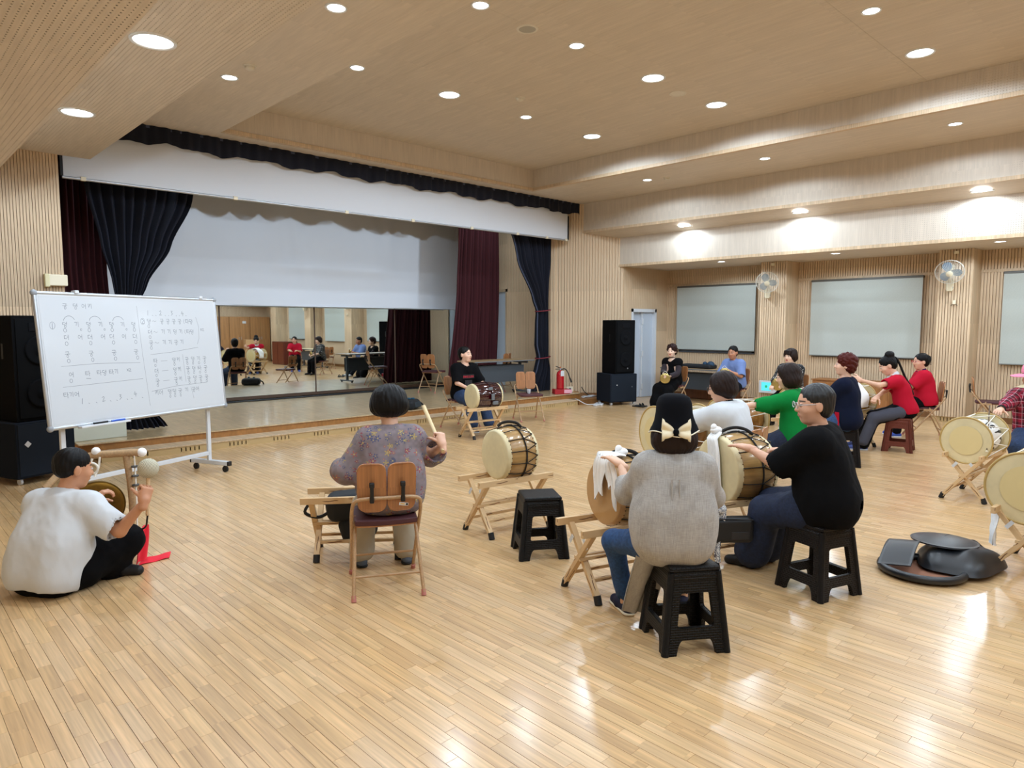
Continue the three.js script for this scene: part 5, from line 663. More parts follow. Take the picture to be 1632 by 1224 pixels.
    F.cut(at(bt.rise ?? .13), up); F.wrinkle((x, y, z) => .006 * PN.noise(x * 13, y * 9, z * 13) + .003 * PN.noise(x * 30, y * 18 + 4, z * 30)); part(bt.skirt ? 'skirt' : 'trousers', withUv(F.mesh()), bt.m, t); if (bt.stripe) { const G = new Field(cc); for (const [H, K, A, q2] of [[HL, KL, FL, 1], [HR, KR, FR, -1]]) { const off = lf.clone().multiplyScalar(q2 * .038).add(V(0, .012, 0)); G.cap(H.clone().add(off).lerp(K, .2), K.clone().add(off), .068 * bd + e, .05 * bd + e, .03); G.cap(K.clone().add(off), K.clone().lerp(A, .9).add(off), .048 * bd + e, .04 * s + e, .03); } part('trouser_panel', withUv(G.mesh()), bt.stripe, t); } }
  // top
  const tp = o.top; { const F = new Field(cc), e = tp.loose ?? .018; torso(F, e, tp.hem !== 'short'); if (tp.straight) for (const y of [.06, .17]) F.cap(at(y, .08, -.012), at(y, -.08, -.012), .106 * bd + e + tp.straight, .106 * bd + e + tp.straight, .07); if (tp.flare) F.cap(at(.02, .08, -.03), at(.02, -.08, -.03), .115 * bd + tp.flare, .115 * bd + tp.flare, .08); const sl = tp.sleeve ?? .55; for (const [S, el, w] of [AL, AR]) { const r0 = .055 * bd + e, r1 = (tp.cuff ?? .062) * bd; if (sl <= 1) { const en = S.clone().lerp(el, sl); F.cap(S, en, r0, r1, .05); const dn = el.clone().sub(S).normalize(); F.cap(en.clone().addScaledVector(dn, .012), en.clone().addScaledVector(dn, .14), r1 - .019, r1 - .017, .006, true); F.cut2(en.clone().addScaledVector(dn, r1 * .4), dn, r1 + .02); } else { const en = el.clone().lerp(w, sl - 1); F.cap(S, el, r0, r1, .05); F.cap(el, en, r1, (tp.wrist ?? .045) * bd, .035); const dn = w.clone().sub(el).normalize(); const rw = (tp.wrist ?? .045) * bd; F.cap(en.clone().addScaledVector(dn, .012), en.clone().addScaledVector(dn, .12), rw - .016, rw - .014, .005, true); F.cut2(en.clone().addScaledVector(dn, rw * .4), dn, rw + .02); } }
    if (tp.more) tp.more(F, { at, W, lf, fw, up, HL, KL, FL, HR, KR, FR, bd, s });
    F.cap(nb.clone().addScaledVector(up, .012 * s).addScaledVector(fw, .01), nb.clone().addScaledVector(up, .16 * s).addScaledVector(fw, .012), .066 * s + (tp.neck || 0), .09 * s, .012, true); F.cut(at(-(tp.drop ?? .07)), up.clone().negate());
    const wa = tp.wr ?? 1; F.wrinkle((x, y, z) => wa * (.007 * PN.noise(x * 6 + y * 2, y * 3.2, z * 6) + .0055 * (Math.abs(PN.noise(x * 9 + y * 5, y * 3.5 - x * 4, z * 9 + 3)) - .25) + .003 * (Math.abs(PN.noise(x * 17 - y * 7, y * 6 + x * 5, z * 17 + 8)) - .25))); part(tp.name || 'shirt', withUv(F.mesh()), tp.m, t); }
  if (o.collar) { const F = new Field(.007); F.cap(nb.clone().addScaledVector(up, .004), nb.clone().addScaledVector(up, .035).addScaledVector(fw, -.008), .09 * s, .07 * s, .01); F.cap(nb.clone().addScaledVector(up, .012).addScaledVector(fw, .01), nb.clone().addScaledVector(up, .2).addScaledVector(fw, .01), .058 * s, .062 * s, .004, true); F.cut(nb.clone().addScaledVector(up, -.02).addScaledVector(fw, .05), up.clone().negate().addScaledVector(fw, .0).normalize()); for (const k of [-1, 1]) F.cap(at(.455, k * .04, .085), at(.425, k * .06, .1), .012, .008, .02); part('collar', F.mesh(), o.collar, t); }
  // shoes
  const sh = o.shoes || {}; for (const [A, T, l] of [[FL, TL, 1], [FR, TR, -1]]) { const F = new Field(far ? .009 : .007), d = T.clone().sub(A).setY(0).normalize(); const h0 = A.clone().addScaledVector(d, -.035).setY(A.y - .035), mid = A.clone().addScaledVector(d, .06).setY(A.y - .035); F.cap(h0, mid, .04 * s, .042 * s, .02); F.cap(mid, T.clone().setY(A.y - .042), .042 * s, .034 * s, .02); if (!sh.low) F.cap(A.clone().add(V(0, -.02, 0)), A.clone().add(V(0, .01, 0)), .042 * s, .042 * s, .02); F.cut(V(0, A.y - .07 + .002, 0), V(0, -1, 0)); const m = part('shoe', F.mesh(), sh.m || M.black, t); if (sh.sole) { const G = new Field(.007); G.cap(h0.clone().setY(A.y - .058), T.clone().setY(A.y - .058), .044 * s, .038 * s, .01); G.cut(V(0, A.y - .052, 0), V(0, 1, 0)); G.cut(V(0, A.y - .069, 0), V(0, -1, 0)); part('sole', G.mesh(), sh.sole, m); } }
  // hair
  if (o.hair) {
    const st = o.hair.style, F = new Field(far ? .0065 : .005); const E = (x, y, z, rx, ry, rz, k = .03, sub = false) => F.ell(Hd(x, y, z), [rx * hs, ry * hs, rz * hs], HB, k, sub), Cc = (a, bb, ra, rb, k = .02, sub = false) => F.cap(Hd(...a), Hd(...bb), ra * hs, rb * hs, k, sub);
    if (st === 'short') { E(0, .038, -.02, .084, .09, .102); E(0, -.02, -.045, .074, .07, .065); }
    if (st === 'crop') { E(0, .04, -.018, .083, .086, .1); E(0, .0, -.05, .072, .06, .058); }
    if (st === 'bob') { E(0, .035, -.018, .1, .1, .116); E(0, -.04, -.042, .108, .09, .092); for (const k of [-1, 1]) E(k * .07, -.035, .0, .035, .075, .055); }
    if (st === 'puff') { E(0, .03, -.02, .114, .1, .12); E(0, -.012, -.045, .117, .072, .09); for (const k of [-1, 1]) E(k * .08, -.01, -.01, .035, .055, .055); }
    if (st === 'under') { E(0, -.055, -.045, .116, .078, .088); E(0, -.095, -.05, .112, .055, .074); for (const k of [-1, 1]) E(k * .07, -.05, .0, .036, .07, .055); }
    if (st === 'cap') { E(0, .035, -.02, .1, .103, .115); E(0, -.03, -.05, .094, .075, .08); for (const k of [-1, 1]) E(k * .07, .0, .01, .03, .05, .05); }
    if (st === 'curly') { E(0, .045, -.015, .098, .098, .112); E(0, -.02, -.05, .09, .075, .07); }
    if (st === 'bun') { E(0, .035, -.018, .084, .09, .105); E(0, -.01, -.05, .073, .07, .06); E(0, .11, -.075, .058, .05, .055, .02); E(.02, .13, -.06, .04, .03, .03); }
    if (st === 'clip') { E(0, .035, -.018, .086, .09, .105); E(0, -.015, -.05, .076, .07, .065); E(0, .03, -.11, .045, .05, .035, .03); }
    E(0, -.035, .112, .068, .085, .075, .012, true); E(0, .0, .128, .075, .05, .06, .015, true); if (!o.hair.fringe) E(0, .045, .128, .062, .05, .055, .02, true); if (['short', 'crop', 'bun', 'clip'].includes(st)) for (const k of [-1, 1]) E(k * .1, -.03, .008, .035, .05, .028, .012, true); Cc([0, -.1, .03], [0, -.2, -.0], .055, .06, .02, true);
    if (o.hair.fringe) { for (const u of [-.045, -.02, .005, .03, .05]) Cc([u, .085, .07], [u * 1.1, .04, .088], .022, .014, .015); }
    const amp = st === 'curly' ? .014 : .005, fq = st === 'curly' ? 34 : 26; F.wrinkle((x, y, z) => { const p = V(x, y, z).sub(hc); const u = p.dot(HX), v = p.dot(HY), w = p.dot(HZ); const a = Math.atan2(u, -w); return st === 'curly' ? amp * PN.noise(u * fq, v * fq, w * fq) : amp * PN.noise(a * 9, v * 14, 2) + .0022 * PN.noise(a * 34, v * 12, 5); });
    const hm = part('hair', F.mesh(), o.hair.m, t); if (o.hair.tail) { const b0 = Hd(0, .07, -.1), bk = fw.clone().multiplyScalar(-1); part('ponytail', tube([b0, b0.clone().addScaledVector(bk, .035).add(V(0, -.02, 0)), at(.42, -.03, -.09), at(.3, -.035, -.122), at(.18, -.035, -.13)], .014, 40, 8), o.hair.m, t); }
    if (o.hair.claw) for (let k = 0; k < 6; k++) part('hair_claw', bar(Hd(.02, .06 - k * .02, -.12), Hd(-.02, .07 - k * .024, -.165), .006, .003, 6), M.black, hm);
  }
  if (o.glasses) { const gm = o.glasses; const rings = []; const mtx = new THREE.Matrix4().makeBasis(HX, HY, HZ); for (const k of [-1, 1]) { const g = new THREE.TorusGeometry(.021 * hs, .0022, 6, 24); g.scale(1.1, .85, 1); g.applyMatrix4(mtx.clone().setPosition(Hd(k * .033, .004, .107))); rings.push(g); rings.push(bar(Hd(k * .056, .008, .103), Hd(k * .08, .008, -.01), .0022, .0022, 6)); } rings.push(bar(Hd(-.012, .006, .109), Hd(.012, .006, .109), .002, .002, 6)); part('glasses', rings, gm, t); }
  if (o.extra) o.extra({ t, Hd, HX, HY, HZ, hs, at, W, AL, AR, KL, KR, FL, FR, nb, up, fw, lf });
  return t;
}
// ---------- the people ----------
const blackHair = hairM('#0d0b0b'), brownHair = hairM('#231713'), redHair = hairM('#4a1710'), greyHair = std({ color: '#ffffff', roughness: .45, map: tex(128, 128, (u, v) => { const n = vnoise(u * 40, v * 6, 40); return mix([.06, .06, .065], [.36, .37, .39], sm(.55, .85, n)); }, true, [6, 3]) });
const floral = std({ color: '#ffffff', roughness: .85, map: (() => { const r = mulberry(31), fl = []; const cols = [[.2, .26, .45], [.55, .2, .26], [.75, .64, .3], [.27, .3, .42], [.66, .34, .32]]; for (let k = 0; k < 95; k++) fl.push([r(), r(), .018 + r() * .045, cols[r() * 5 | 0], r() * 6]); return tex(512, 512, (u, v) => { let c = mix([.46, .42, .43], [.53, .48, .5], vnoise(u * 20, v * 20, 20)); for (const [a, b, s, col, ph] of fl) { let dx = Math.abs(u - a), dy = Math.abs(v - b); dx = Math.min(dx, 1 - dx); dy = Math.min(dy, 1 - dy); const d = Math.hypot(dx, dy); if (d < s) { const th = Math.atan2(v - b, u - a) + ph; const e = s * (.55 + .45 * Math.cos(th * 5)); if (d < e) c = mix(d < s * .25 ? [.8, .72, .4] : col, c, .3); } } return c; }, true, [2.6, 2.6]); })() });
const linen = std({ color: '#b3afaa', roughness: .95, map: tex(512, 512, (u, v) => .78 + .22 * vnoise(u * 220, v * 14, 220) * .6 + .2 * vnoise(u * 20, v * 240, 240) * .5 + .06 * vnoise(u * 8, v * 8, 8), true, [3, 3]) });
const plaid = std({ color: '#ffffff', roughness: .9, map: tex(128, 128, (u, v) => { const a = (u * 4) % 1, b = (v * 4) % 1; const k = (a < .5 ? 1 : 0) + (b < .5 ? 1 : 0); const w = a < .06 || b < .06; return w ? [.85, .7, .74] : [[.62, .1, .22], [.45, .06, .16], [.26, .03, .1]][k]; }, true, [4, 4]) });
const leafPrint = std({ color: '#ffffff', roughness: .85, map: tex(256, 256, (u, v) => { const n = vnoise(u * 18, v * 18, 18), w = vnoise(u * 40 + 3, v * 40, 40); return Math.abs(n - .52) < .055 && w > .3 ? [.75, .75, .74] : [.045, .05, .06]; }, true, [3, 3]) });
const navyKnit = wool('#12182c'), redPolo = wool('#b3182f'), whiteTee = wool('#cdd0d3'), blackTee = wool('#0b0b0d'), greenTop = wool('#0f7a38'), blueShirt = std({ color: '#7188bd', roughness: .85, map: tex(64, 64, (u, v, x, y) => ((x % 8) < 1 || (y % 8) < 1 ? .8 : 1), true, [14, 14]) });
const blackPants = wool('#0a0a0c'), jeans = denim('#2a4064'), darkJeans = denim('#16233f'), khaki = wool('#a9a08e');
const mallet = (name, label, at, g) => { const t = thing(name, label, name === 'gong_mallet' ? 'mallet' : 'drumstick', at); return t; };

person({ label: 'man in a white t-shirt and black trousers sitting cross-legged, raising a mallet', at: [.79, -4.98], face: 126, seat: .02, lean: 16, s: 1.0, build: 1.1, headYaw: -28, headPitch: 10, skin: '#c18a68', slump: .05,
  handR: { p: [1.25, .55, -4.62], curl: 1.7, palm: [-.3, -.2, -.9], dir: [.25, .75, -.15], pole: [.25, -1, .5] }, handL: { p: [1.12, .45, -5.35], curl: .8 }, footL: [1.16, -.0, -5.02], footR: [1.02, -.0, -5.3], kneeL: [1, .5, .6], kneeR: [-1, .5, .6], toeL: [-1, 0, .3], toeR: [1, 0, .3],
  top: { m: whiteTee, sleeve: .82, cuff: .085, loose: .03, drop: .1, wr: 1.4, straight: .012 }, bottom: { m: blackPants, loose: .045, cuff: .07, end: .97, rise: .42 }, hair: { style: 'crop', m: blackHair }, shoes: { m: M.black } });
{ const t = thing('gong_mallet', 'gong mallet with cream corded ball held by the man on the floor', 'mallet', [0, 0, 0]); const cord = std({ color: '#ffffff', roughness: .9, map: tex(64, 64, (u, v, x, y) => { const k = (x + y) % 8; return k < 3 ? [.4, .39, .34] : [.85, .82, .72]; }, true, [3, 3]) }); const a = V(1.28, .45, -4.67), b = V(1.31, .74, -4.72); part('head', ball(.062, b.x, b.y, b.z, 1, 1.02, 1, 28), cord, t); part('shaft', bar(a, b, .012), standWood, t); part('tail_cord', tube([a, V(1.3, .36, -4.78), V(1.34, .27, -5.03)], .006, 16, 6), M.black, t); part('red_ribbon', sheet((u, v) => [1.31 + .1 * u, .27 - v * .25, -5.02 - .12 * u - .06 * v + .02 * Math.sin(u * 7 + v * 3)], 12, 14), cloth('#e02438', .9), t); }

person({ label: 'woman in a grey floral blouse on a folding chair, seen from behind, lifting a drumstick', at: [2.43, -3.66], face: 151.6, seat: .463, lean: 4, s: .9, build: .97, shoulder: .155, headPitch: 6, skin: '#dcae93',
  handR: { p: [2.72, .87, -3.5], curl: 1.7, palm: [-.2, -.3, -.9], dir: [.1, .9, -.35], pole: [1, -.55, .35] }, handL: { p: [2.28, .72, -4.02], curl: 1 }, footL: [2.44, 0, -4.06], footR: [2.71, 0, -3.9],
  top: { m: floral, sleeve: 1.35, cuff: .085, wrist: .1, loose: .03, drop: .1, wr: 1.4, straight: .006, name: 'blouse' }, bottom: { m: khaki, loose: .03, cuff: .062, end: .9 }, hair: { style: 'puff', m: blackHair }, shoes: { m: wool('#5b6470'), sole: M.black } });
{ const t = thing('drumstick', 'plain wooden drumstick raised by the woman in the floral blouse', 'drumstick', [0, 0, 0]); const a = V(2.7, .84, -3.47), b = V(2.84, 1.08, -3.86); part('shaft', bar(a, b, .011, .014), plain('#d9c193', .6), t); part('tip', ball(.015, b.x, b.y, b.z), plain('#d9c193', .6), t); }

// young leader with a red print on his shirt
person({ label: 'young man in a black t-shirt with red print, sitting behind the maroon drum', at: [7.03, -8.5], face: -6, seat: .463, lean: 4, s: .95, headYaw: 22, headPitch: -4, skin: '#e6b79c', far: false,
  handR: { p: [6.8, .68, -8.12], curl: 1.2 }, handL: { p: [7.16, .7, -8.1], curl: 1.2 }, footL: [7.15, 0, -8.0], footR: [6.85, 0, -8.05],
  top: { m: blackTee, sleeve: .9, cuff: .085, loose: .032, drop: .1, wr: 1.2 }, bottom: { m: jeans, loose: .03, cuff: .06, end: .85 }, hair: { style: 'short', m: blackHair, fringe: false }, shoes: { m: plain('#1f2d4a', .6), sole: M.white },
  extra: ({ t, at, fw, lf, up }) => { // chest print
    const c = document.createElement('canvas'); c.width = 256; c.height = 72; const x = c.getContext('2d'); x.fillStyle = '#0b0b0d'; x.fillRect(0, 0, 256, 72); x.fillStyle = '#c9283a'; x.font = 'bold 50px sans-serif'; x.textAlign = 'center'; x.save(); x.translate(128, 56); x.scale(.88, 1); x.fillText('WELCOME', 0, 0, 240); x.restore(); const ct = new THREE.CanvasTexture(c); ct.colorSpace = THREE.SRGBColorSpace;
    const g = sheet((u, v) => { const a = (u - .5) * .26, p = at(.335 - v * .07, a, .152 - a * a * .9); return [p.x, p.y, p.z]; }, 16, 4, .003); const uv = g.attributes.uv; for (let i = 0; i < uv.count; i++) { uv.setX(i, 1 - uv.getX(i)); uv.setY(i, 1 - uv.getY(i)); } part('chest_print', g, std({ map: ct, roughness: .8 }), t); part('chest_picture', sheet((u, v) => { const a = (u - .5) * .14, p = at(.24 - v * .15, a, .154 - a * a * .9); return [p.x, p.y, p.z]; }, 10, 8, .003), std({ color: '#ffffff', roughness: .8, map: tex(64, 64, (u, v) => mix([.06, .06, .07], [.2, .19, .22], vnoise(u * 6, v * 6, 6)), true) }), t); } });

// woman in grey linen with bow hat
person({ label: 'woman in a long grey linen shirt and black hat with a cream bow', at: [3.03, -1.96], face: 128, seat: .442, lean: 5, s: .9, build: .95, shoulder: .145, headPitch: 8, skin: '#ddb093',
  handL: { p: [3.16, .845, -2.4], curl: .35, palm: [0, -1, -.1], dir: [.1, .35, -.9], pole: [-.5, -1, .3] }, handR: { p: [3.42, .74, -2.1], curl: .6, pole: [.6, -1, .4] }, footL: [3.13, 0, -2.33], footR: [3.45, 0, -2.16], kneeL: [.8, 1, .6], toeL: [.5, 0, 1],
  top: { m: linen, sleeve: 1.3, cuff: .075, wrist: .07, loose: .034, drop: .95, wr: 1.2, straight: .012, name: 'linen_shirt' },
  bottom: { m: denim('#274a78'), loose: .014, cuff: .038, end: .88 }, hair: { style: 'under', m: brownHair }, shoes: { m: std({ color: '#2c2f52', roughness: .8, map: tex(64, 64, (u, v) => (vnoise(u * 16, v * 16, 16) > .68 ? [1.0, 1, 1] : [.5, .5, .6]), true, [9, 9]) }), sole: M.cream, low: true },
  extra: ({ t, Hd, HX, HY, HZ, hs, at, W }) => {
    const felt = wool('#0c0d12', .95), mtx = new THREE.Matrix4().makeBasis(HX, HY, HZ); const prof = [[0, .15], [.058, .146], [.09, .128], [.104, .095], [.108, .045], [.115, .01], [.13, -.028], [.145, -.062], [.148, -.063], [.134, -.031], [.113, .0], [.098, .09], [0, .138]]; const g = lathe(prof.slice().reverse(), 48); const p = g.attributes.position; for (let i = 0; i < p.count; i++) { const x = p.getX(i), y = p.getY(i), z = p.getZ(i); const a = Math.atan2(x, z); p.setX(i, x * (.97 + .012 * Math.sin(a * 6))); p.setZ(i, z * 1.06); if (y < .02) p.setY(i, y + .012 * Math.sin(a * 3 + 1)); } g.computeVertexNormals(); g.scale(.9, .95, .9); g.rotateX(-.12); g.applyMatrix4(mtx.clone().setPosition(Hd(0, .03, -.015))); const h = part('hat', g, felt, t);
    const rim = new THREE.TorusGeometry(.147, .0035, 6, 60).rotateX(Math.PI / 2); const rp = rim.attributes.position; for (let i = 0; i < rp.count; i++) { const x = rp.getX(i), z = rp.getZ(i), a = Math.atan2(x, z); rp.setX(i, x * .98); rp.setZ(i, z * 1.06); rp.setY(i, rp.getY(i) - .062 + .012 * Math.sin(a * 3 + 1)); } rim.scale(.9, .95, .9); rim.rotateX(-.12); rim.applyMatrix4(mtx.clone().setPosition(Hd(0, .03, -.015))); part('hat_piping', rim, plain('#efe6cf', .8), h);
    const cream = cloth('#f0e6c8', .9); const B = (k) => sheet((u, v) => { const w = .012 + .03 * Math.pow(u, .6) - .02 * sm(.8, 1, u) * Math.cos((v - .5) * 6.3) * .6; const q = Hd(k * (.014 + u * .054), -.03 + (v - .5) * 2 * w + .01 * u, -.14 - .016 * Math.sin(u * 2.6) - .012 * Math.sin(v * 9) * u); return [q.x, q.y, q.z]; }, 14, 14, .014); part('bow', B(1), cream, h); part('bow', B(-1), cream, h); part('bow_knot', ball(.015, ...Hd(0, -.03, -.15).toArray(), 1, 1.2, 1), felt, h);
    // yoke seam and box pleat of the shirt back
    part('ring', new THREE.TorusGeometry(.0095, .0022, 6, 16).applyMatrix4(new THREE.Matrix4().setPosition(W([3.19, .86, -2.475]))), M.silver, t);
    for (const x of [-.02, .02]) part('back_pleat', tube([0, .1, .2, .3, .37].map((y) => at(y, x * (1 + (.37 - y)), -.15 - .018 * (1 - y / .37))), .005, 20, 6), linen, t); { const c0 = [[2.9, .52, -2.07], [3.0, .5, -1.94]].map((q) => W(q)), c1 = [[3.03, .05, -2.27], [3.12, .05, -2.16]].map((q) => W(q)); part('shirt_tail', sheet((u, v) => { const a = c0[0].clone().lerp(c0[1], u), bq = c1[0].clone().lerp(c1[1], u), q = a.lerp(bq, v); return [q.x + .012 * Math.sin(u * 9 + v * 2), q.y, q.z + .014 * Math.sin(u * 11 + 1)]; }, 24, 20, .006), linen, t); } } });

person({ label: 'man in a black t-shirt and dark blue trousers with greying hair, on a dark stool', at: [4.33, -1.7], face: 192, seat: .442, lean: 5, s: .955, build: 1.2, belly: .025, headYaw: 28, headPitch: 4, skin: '#d2a083',
  handL: { p: [4.19, .845, -2.14], curl: .2, palm: [.1, -1, -.2], dir: [.1, .12, -.95], pole: [-.5, -1.2, .4] }, handR: { p: [4.55, .78, -2.05], curl: .6 }, footL: [4.36, 0, -2.2], footR: [4.55, 0, -2.18], kneeL: [0, 1, .6],
  top: { m: blackTee, sleeve: .95, cuff: .082, loose: .03, drop: .12, wr: 1.3, flare: .02 }, bottom: { m: darkJeans, loose: .04, cuff: .085, end: .86 }, hair: { style: 'short', m: greyHair }, glasses: M.silver, shoes: { m: M.black } });

person({ label: 'woman in a loose white top with glasses and short brown hair, drumming', at: [5.19, -2.78], face: 187, seat: .463, lean: 8, s: .9, build: 1.1, headYaw: 18, headPitch: 12, skin: '#d9a98c',
  handL: { p: [5.1, .8, -3.3], curl: .7 }, handR: { p: [5.4, .8, -3.25], curl: .7 }, top: { m: whiteTee, sleeve: 1.3, cuff: .09, wrist: .08, loose: .04, drop: .1, wr: 1.3, flare: .02 }, bottom: { m: blackPants, loose: .02 }, hair: { style: 'cap', m: brownHair }, glasses: plain('#3a2a1c', .3), shoes: { m: M.black }, collar: leafPrint });

person({ label: 'woman in a green long-sleeved top with a black bob, drumming', at: [6.7, -2.95], face: 196, seat: .463, lean: 4, s: .9, build: 1.08, headYaw: 12, headPitch: 10, skin: '#ddb095', far: true,
  handL: { p: [6.16, .84, -3.38], curl: .6, pole: [-.6, -1, .6] }, handR: { p: [6.75, .78, -3.45], curl: .7 }, top: { m: greenTop, sleeve: 1.3, cuff: .07, wrist: .06, loose: .03, drop: .1, wr: 1.1 }, bottom: { m: darkJeans, loose: .02 }, hair: { style: 'bob', m: brownHair }, shoes: { m: M.black } });

person({ label: 'woman with curly dark red hair in a navy shirt with a red side panel', at: [8.42, -3.1], face: 190, seat: .442, lean: 2, s: .98, build: 1.05, headYaw: 14, headPitch: -4, skin: '#e0b298', far: true, lips: '#b5323c',
  handL: { p: [8.35, .85, -3.5], curl: .6 }, handR: { p: [8.75, .85, -3.45], curl: .6 }, top: { m: navyKnit, sleeve: .7, cuff: .078, loose: .026, drop: .12, wr: 1 }, bottom: { m: denim('#31507c'), loose: .016 }, hair: { style: 'curly', m: redHair }, shoes: { m: M.black },
  extra: ({ t, at, nb, up, fw }) => { part('side_panel', sheet((u, v) => { const a = .95 + (u - .5) * .5; const p = at(.1 - v * .18, (.075 + .155 * .9) * Math.sin(a) * 1.02, .148 * Math.cos(a)); return [p.x, p.y, p.z]; }, 10, 8, .006), redPolo, t); part('neck_trim', new THREE.TorusGeometry(.069, .006, 6, 32).rotateX(Math.PI / 2 - .05).translate(nb.x, nb.y + .012, nb.z + .008), redPolo, t); } });

person({ label: 'woman in a red polo and black-grey trousers with long ponytail on a brown stool', at: [9.96, -2.94], face: 200, seat: .442, lean: 14, s: .95, build: .98, headYaw: 10, headPitch: 26, skin: '#dfb094', far: true, slump: .05,
  handL: { p: [9.42, .93, -3.32], curl: .9, palm: [.6, -.2, .2] }, handR: { p: [9.5, .66, -3.2], curl: 1.2 }, footL: [9.55, 0, -3.32], footR: [9.75, 0, -3.42], top: { m: redPolo, sleeve: .62, cuff: .078, loose: .022, drop: .06, wr: 1.1 }, collar: M.white, bottom: { m: blackPants, loose: .028, cuff: .06, stripe: wool('#4b4c56') }, hair: { style: 'bun', m: blackHair, tail: [[0, .08, -.11], [-.01, .02, -.15], [-.02, -.1, -.17], [-.02, -.22, -.17], [-.02, -.34, -.15]] }, shoes: { m: plain('#3a4a86', .7), low: true, sole: M.white } });

person({ label: 'woman in a red polo with red glasses sitting on a folding chair', at: [11.28, -3.08], face: 204, seat: .463, lean: 5, s: .86, build: 1.15, headYaw: 20, headPitch: 2, skin: '#dba88c', far: true, lips: '#a8414a',
  handL: { p: [10.95, .76, -3.4], curl: 1 }, handR: { p: [11.2, .74, -3.42], curl: 1 }, top: { m: redPolo, sleeve: .85, cuff: .08, loose: .03, drop: .08, wr: 1.1 }, collar: wool('#1b2048'), bottom: { m: blackPants, loose: .024 }, hair: { style: 'clip', m: blackHair, claw: true }, glasses: plain('#b02030', .3), shoes: { m: plain('#3150a8', .7), sole: M.white } });

person({ label: 'woman in a black dress with sheer sleeves holding a small gong beside the door', at: [11.66, -7.62], face: -90, seat: .463, lean: 2, s: .89, build: 1.02, headYaw: 12, headPitch: 4, skin: '#e9c3ab', lips: '#b4303c',
  handL: { p: [11.32, .64, -7.5], curl: 1.1, palm: [0, -.4, -1] }, handR: { p: [11.3, .68, -7.6], curl: .9, palm: [0, -.4, 1] }, footL: [11.15, 0, -7.5], footR: [11.18, 0, -7.72], top: { m: blackTee, sleeve: .3, cuff: .07, loose: .02, drop: .1, neck: .012, wr: .8, name: 'dress_top' }, bottom: { m: blackPants, skirt: true, loose: .03 }, hair: { style: 'curly', m: hairM('#2a1512') }, shoes: { m: M.black },
  extra: ({ t, AL, AR, nb, up, fw }) => { const sheer = phys({ color: '#2c2228', roughness: 1, transmission: .12, thickness: 0 }); for (const [S, e, w] of [AL, AR]) part('sheer_sleeve', [tube([S.clone().lerp(e, .05), e, e.clone().lerp(w, .8)], .055, 24, 14)], sheer, t); part('choker', new THREE.TorusGeometry(.053, .008, 6, 28).rotateX(Math.PI / 2).translate(nb.x, nb.y + .045, nb.z + .01), M.black, t); } });
person({ label: 'man in a blue short-sleeved shirt holding a small gong before the desk', at: [11.93, -6.44], face: -97, seat: .463, lean: 5, s: .89, build: 1.15, headYaw: 10, headPitch: 8, skin: '#b98161',
  handL: { p: [11.6, .79, -6.36], curl: .9, palm: [0, -.2, -1] }, handR: { p: [11.58, .76, -6.55], curl: 1.0, palm: [0, -.3, 1] }, footL: [11.42, 0, -6.4], footR: [11.4, 0, -6.66], top: { m: blueShirt, sleeve: .9, cuff: .082, loose: .028, drop: .08, wr: 1.2 }, collar: blueShirt, bottom: { m: wool('#14161d'), loose: .026 }, hair: { style: 'short', m: blackHair }, shoes: { m: plain('#c9cdd2', .6), sole: M.white } });
person({ label: 'woman in a black blouse with white leaf print, half hidden by the woman in green', at: [11.22, -5.04], face: -97, seat: .463, lean: 3, s: .88, build: 1.08, headYaw: -4, headPitch: 2, skin: '#e4bda4', far: true, lips: '#b0505a',
  handL: { p: [10.9, .68, -5.0], curl: 1 }, handR: { p: [10.88, .66, -5.2], curl: 1 }, top: { m: leafPrint, sleeve: 1.1, cuff: .075, wrist: .07, loose: .028, drop: .1, name: 'blouse' }, bottom: { m: blackPants, loose: .024 }, hair: { style: 'cap', m: brownHair, fringe: true }, shoes: { m: M.black } });
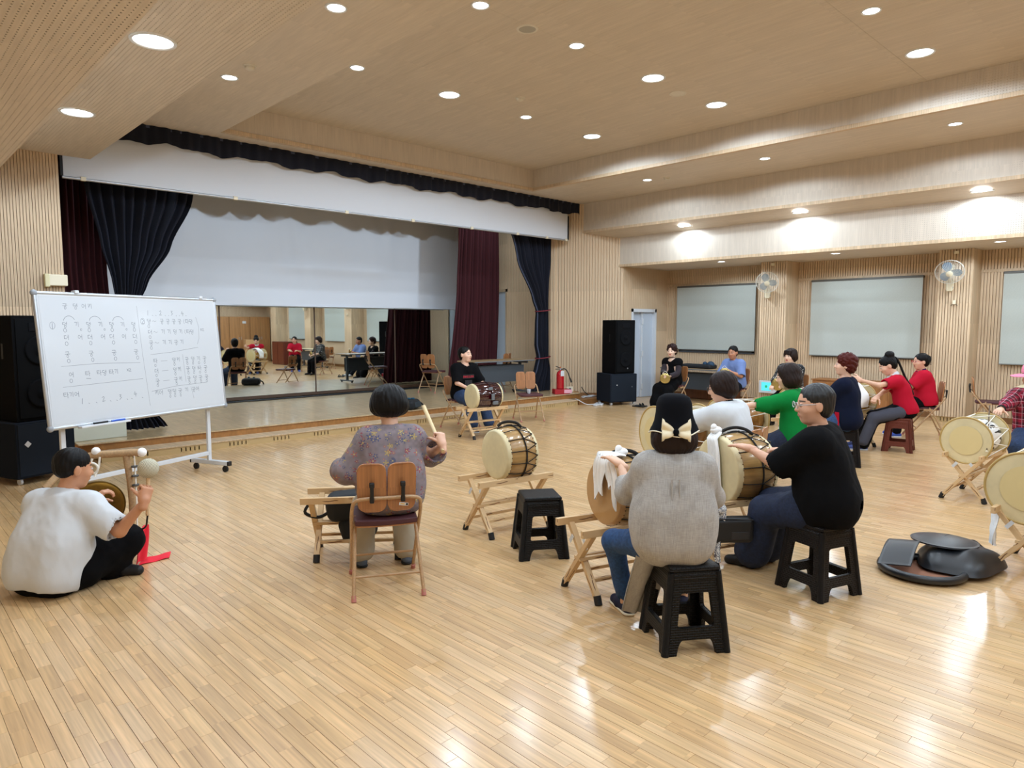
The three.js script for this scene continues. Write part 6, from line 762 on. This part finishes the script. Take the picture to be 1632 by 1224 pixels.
person({ label: 'person in a pink cap and red plaid shirt at the right edge', at: [8.7, -1.36], face: -102, seat: .442, lean: 8, s: .93, build: 1.05, headPitch: 10, skin: '#dcae92', far: true,
  handR: { p: [8.05, .78, -1.58], curl: .3, palm: [0, -1, 0], dir: [-1, -.05, 0] }, handL: { p: [8.35, .62, -1.1], curl: 1.5 }, footL: [8.4, 0, -1.0], footR: [8.35, 0, -1.4], top: { m: plaid, sleeve: 1.75, cuff: .066, wrist: .045, loose: .026, drop: .1 }, bottom: { m: jeans, loose: .02 }, hair: { style: 'short', m: blackHair }, shoes: { m: M.black },
  extra: ({ t, Hd, HX, HY, HZ, hs, AR }) => { const pink = wool('#e58aa2'), mtx = new THREE.Matrix4().makeBasis(HX, HY, HZ); const c = lathe([[.0, .098], [.05, .092], [.085, .062], [.096, .02], [.098, 0], [.092, 0], [.09, .02], [0, .09]].reverse(), 36); c.scale(1, 1, 1.12); c.applyMatrix4(mtx.clone().setPosition(Hd(0, .045, -.012))); const h = part('cap', c, pink, t); part('visor', sheet((u, v) => { const a = (u - .5) * 2.3; const r = .1 + v * .085; const q = Hd(r * Math.sin(a) * .95, .05 - .02 * Math.abs(Math.sin(a)) - v * .012, -.0 + r * Math.cos(a) * 1.1); return [q.x, q.y, q.z]; }, 20, 6, .005), pink, h); part('wrist_band', new THREE.TorusGeometry(.033, .008, 6, 20).applyMatrix4(new THREE.Matrix4().lookAt(AR[1], AR[2], V(0, 1, 0)).setPosition(AR[1].clone().lerp(AR[2], .88))), M.black, t); } });
stool('dark stool under the person in the plaid shirt', 8.72, -1.36, 8, stoolDark);
for (const [x, y, z, ry, lab] of [[11.24, .62, -7.52, -60, 'small brass hand gong held by the woman in the black dress'], [11.5, .76, -6.42, -75, 'small brass hand gong held by the man in the blue shirt'], [10.83, .68, -5.1, -80, 'small brass hand gong held by the woman in the leaf print blouse']]) { const t = thing('hand_gong', lab, 'hand gong', [x, y, z], ry * RAD, 'small hand gongs'); part('face', lathe([[0, .006], [.06, .004], [.095, 0], [.1, -.008], [.096, -.035], [.09, -.035], [.094, -.01], [0, -.002]], 36).rotateX(Math.PI / 2), phys({ color: '#b5a164', metalness: .85, roughness: .25 }), t); part('cord', tube([V(-.05, .09, 0), V(0, .14, .01), V(.05, .09, 0)], .004, 14, 5), ropeW, t); }
{ const t = thing('drumstick', 'slim drumstick resting against the skin of the drum before the plaid shirt', 'drumstick', [0, 0, 0]); part('shaft', bar(V(8.0, .86, -1.62), V(7.4, .5, -1.5), .006, .005), plain('#5a4632', .5), t); part('tip', ball(.012, 7.4, .5, -1.5), plain('#e2d6ba', .6), t); }
scene.add(camera); renderer.render(scene, camera);
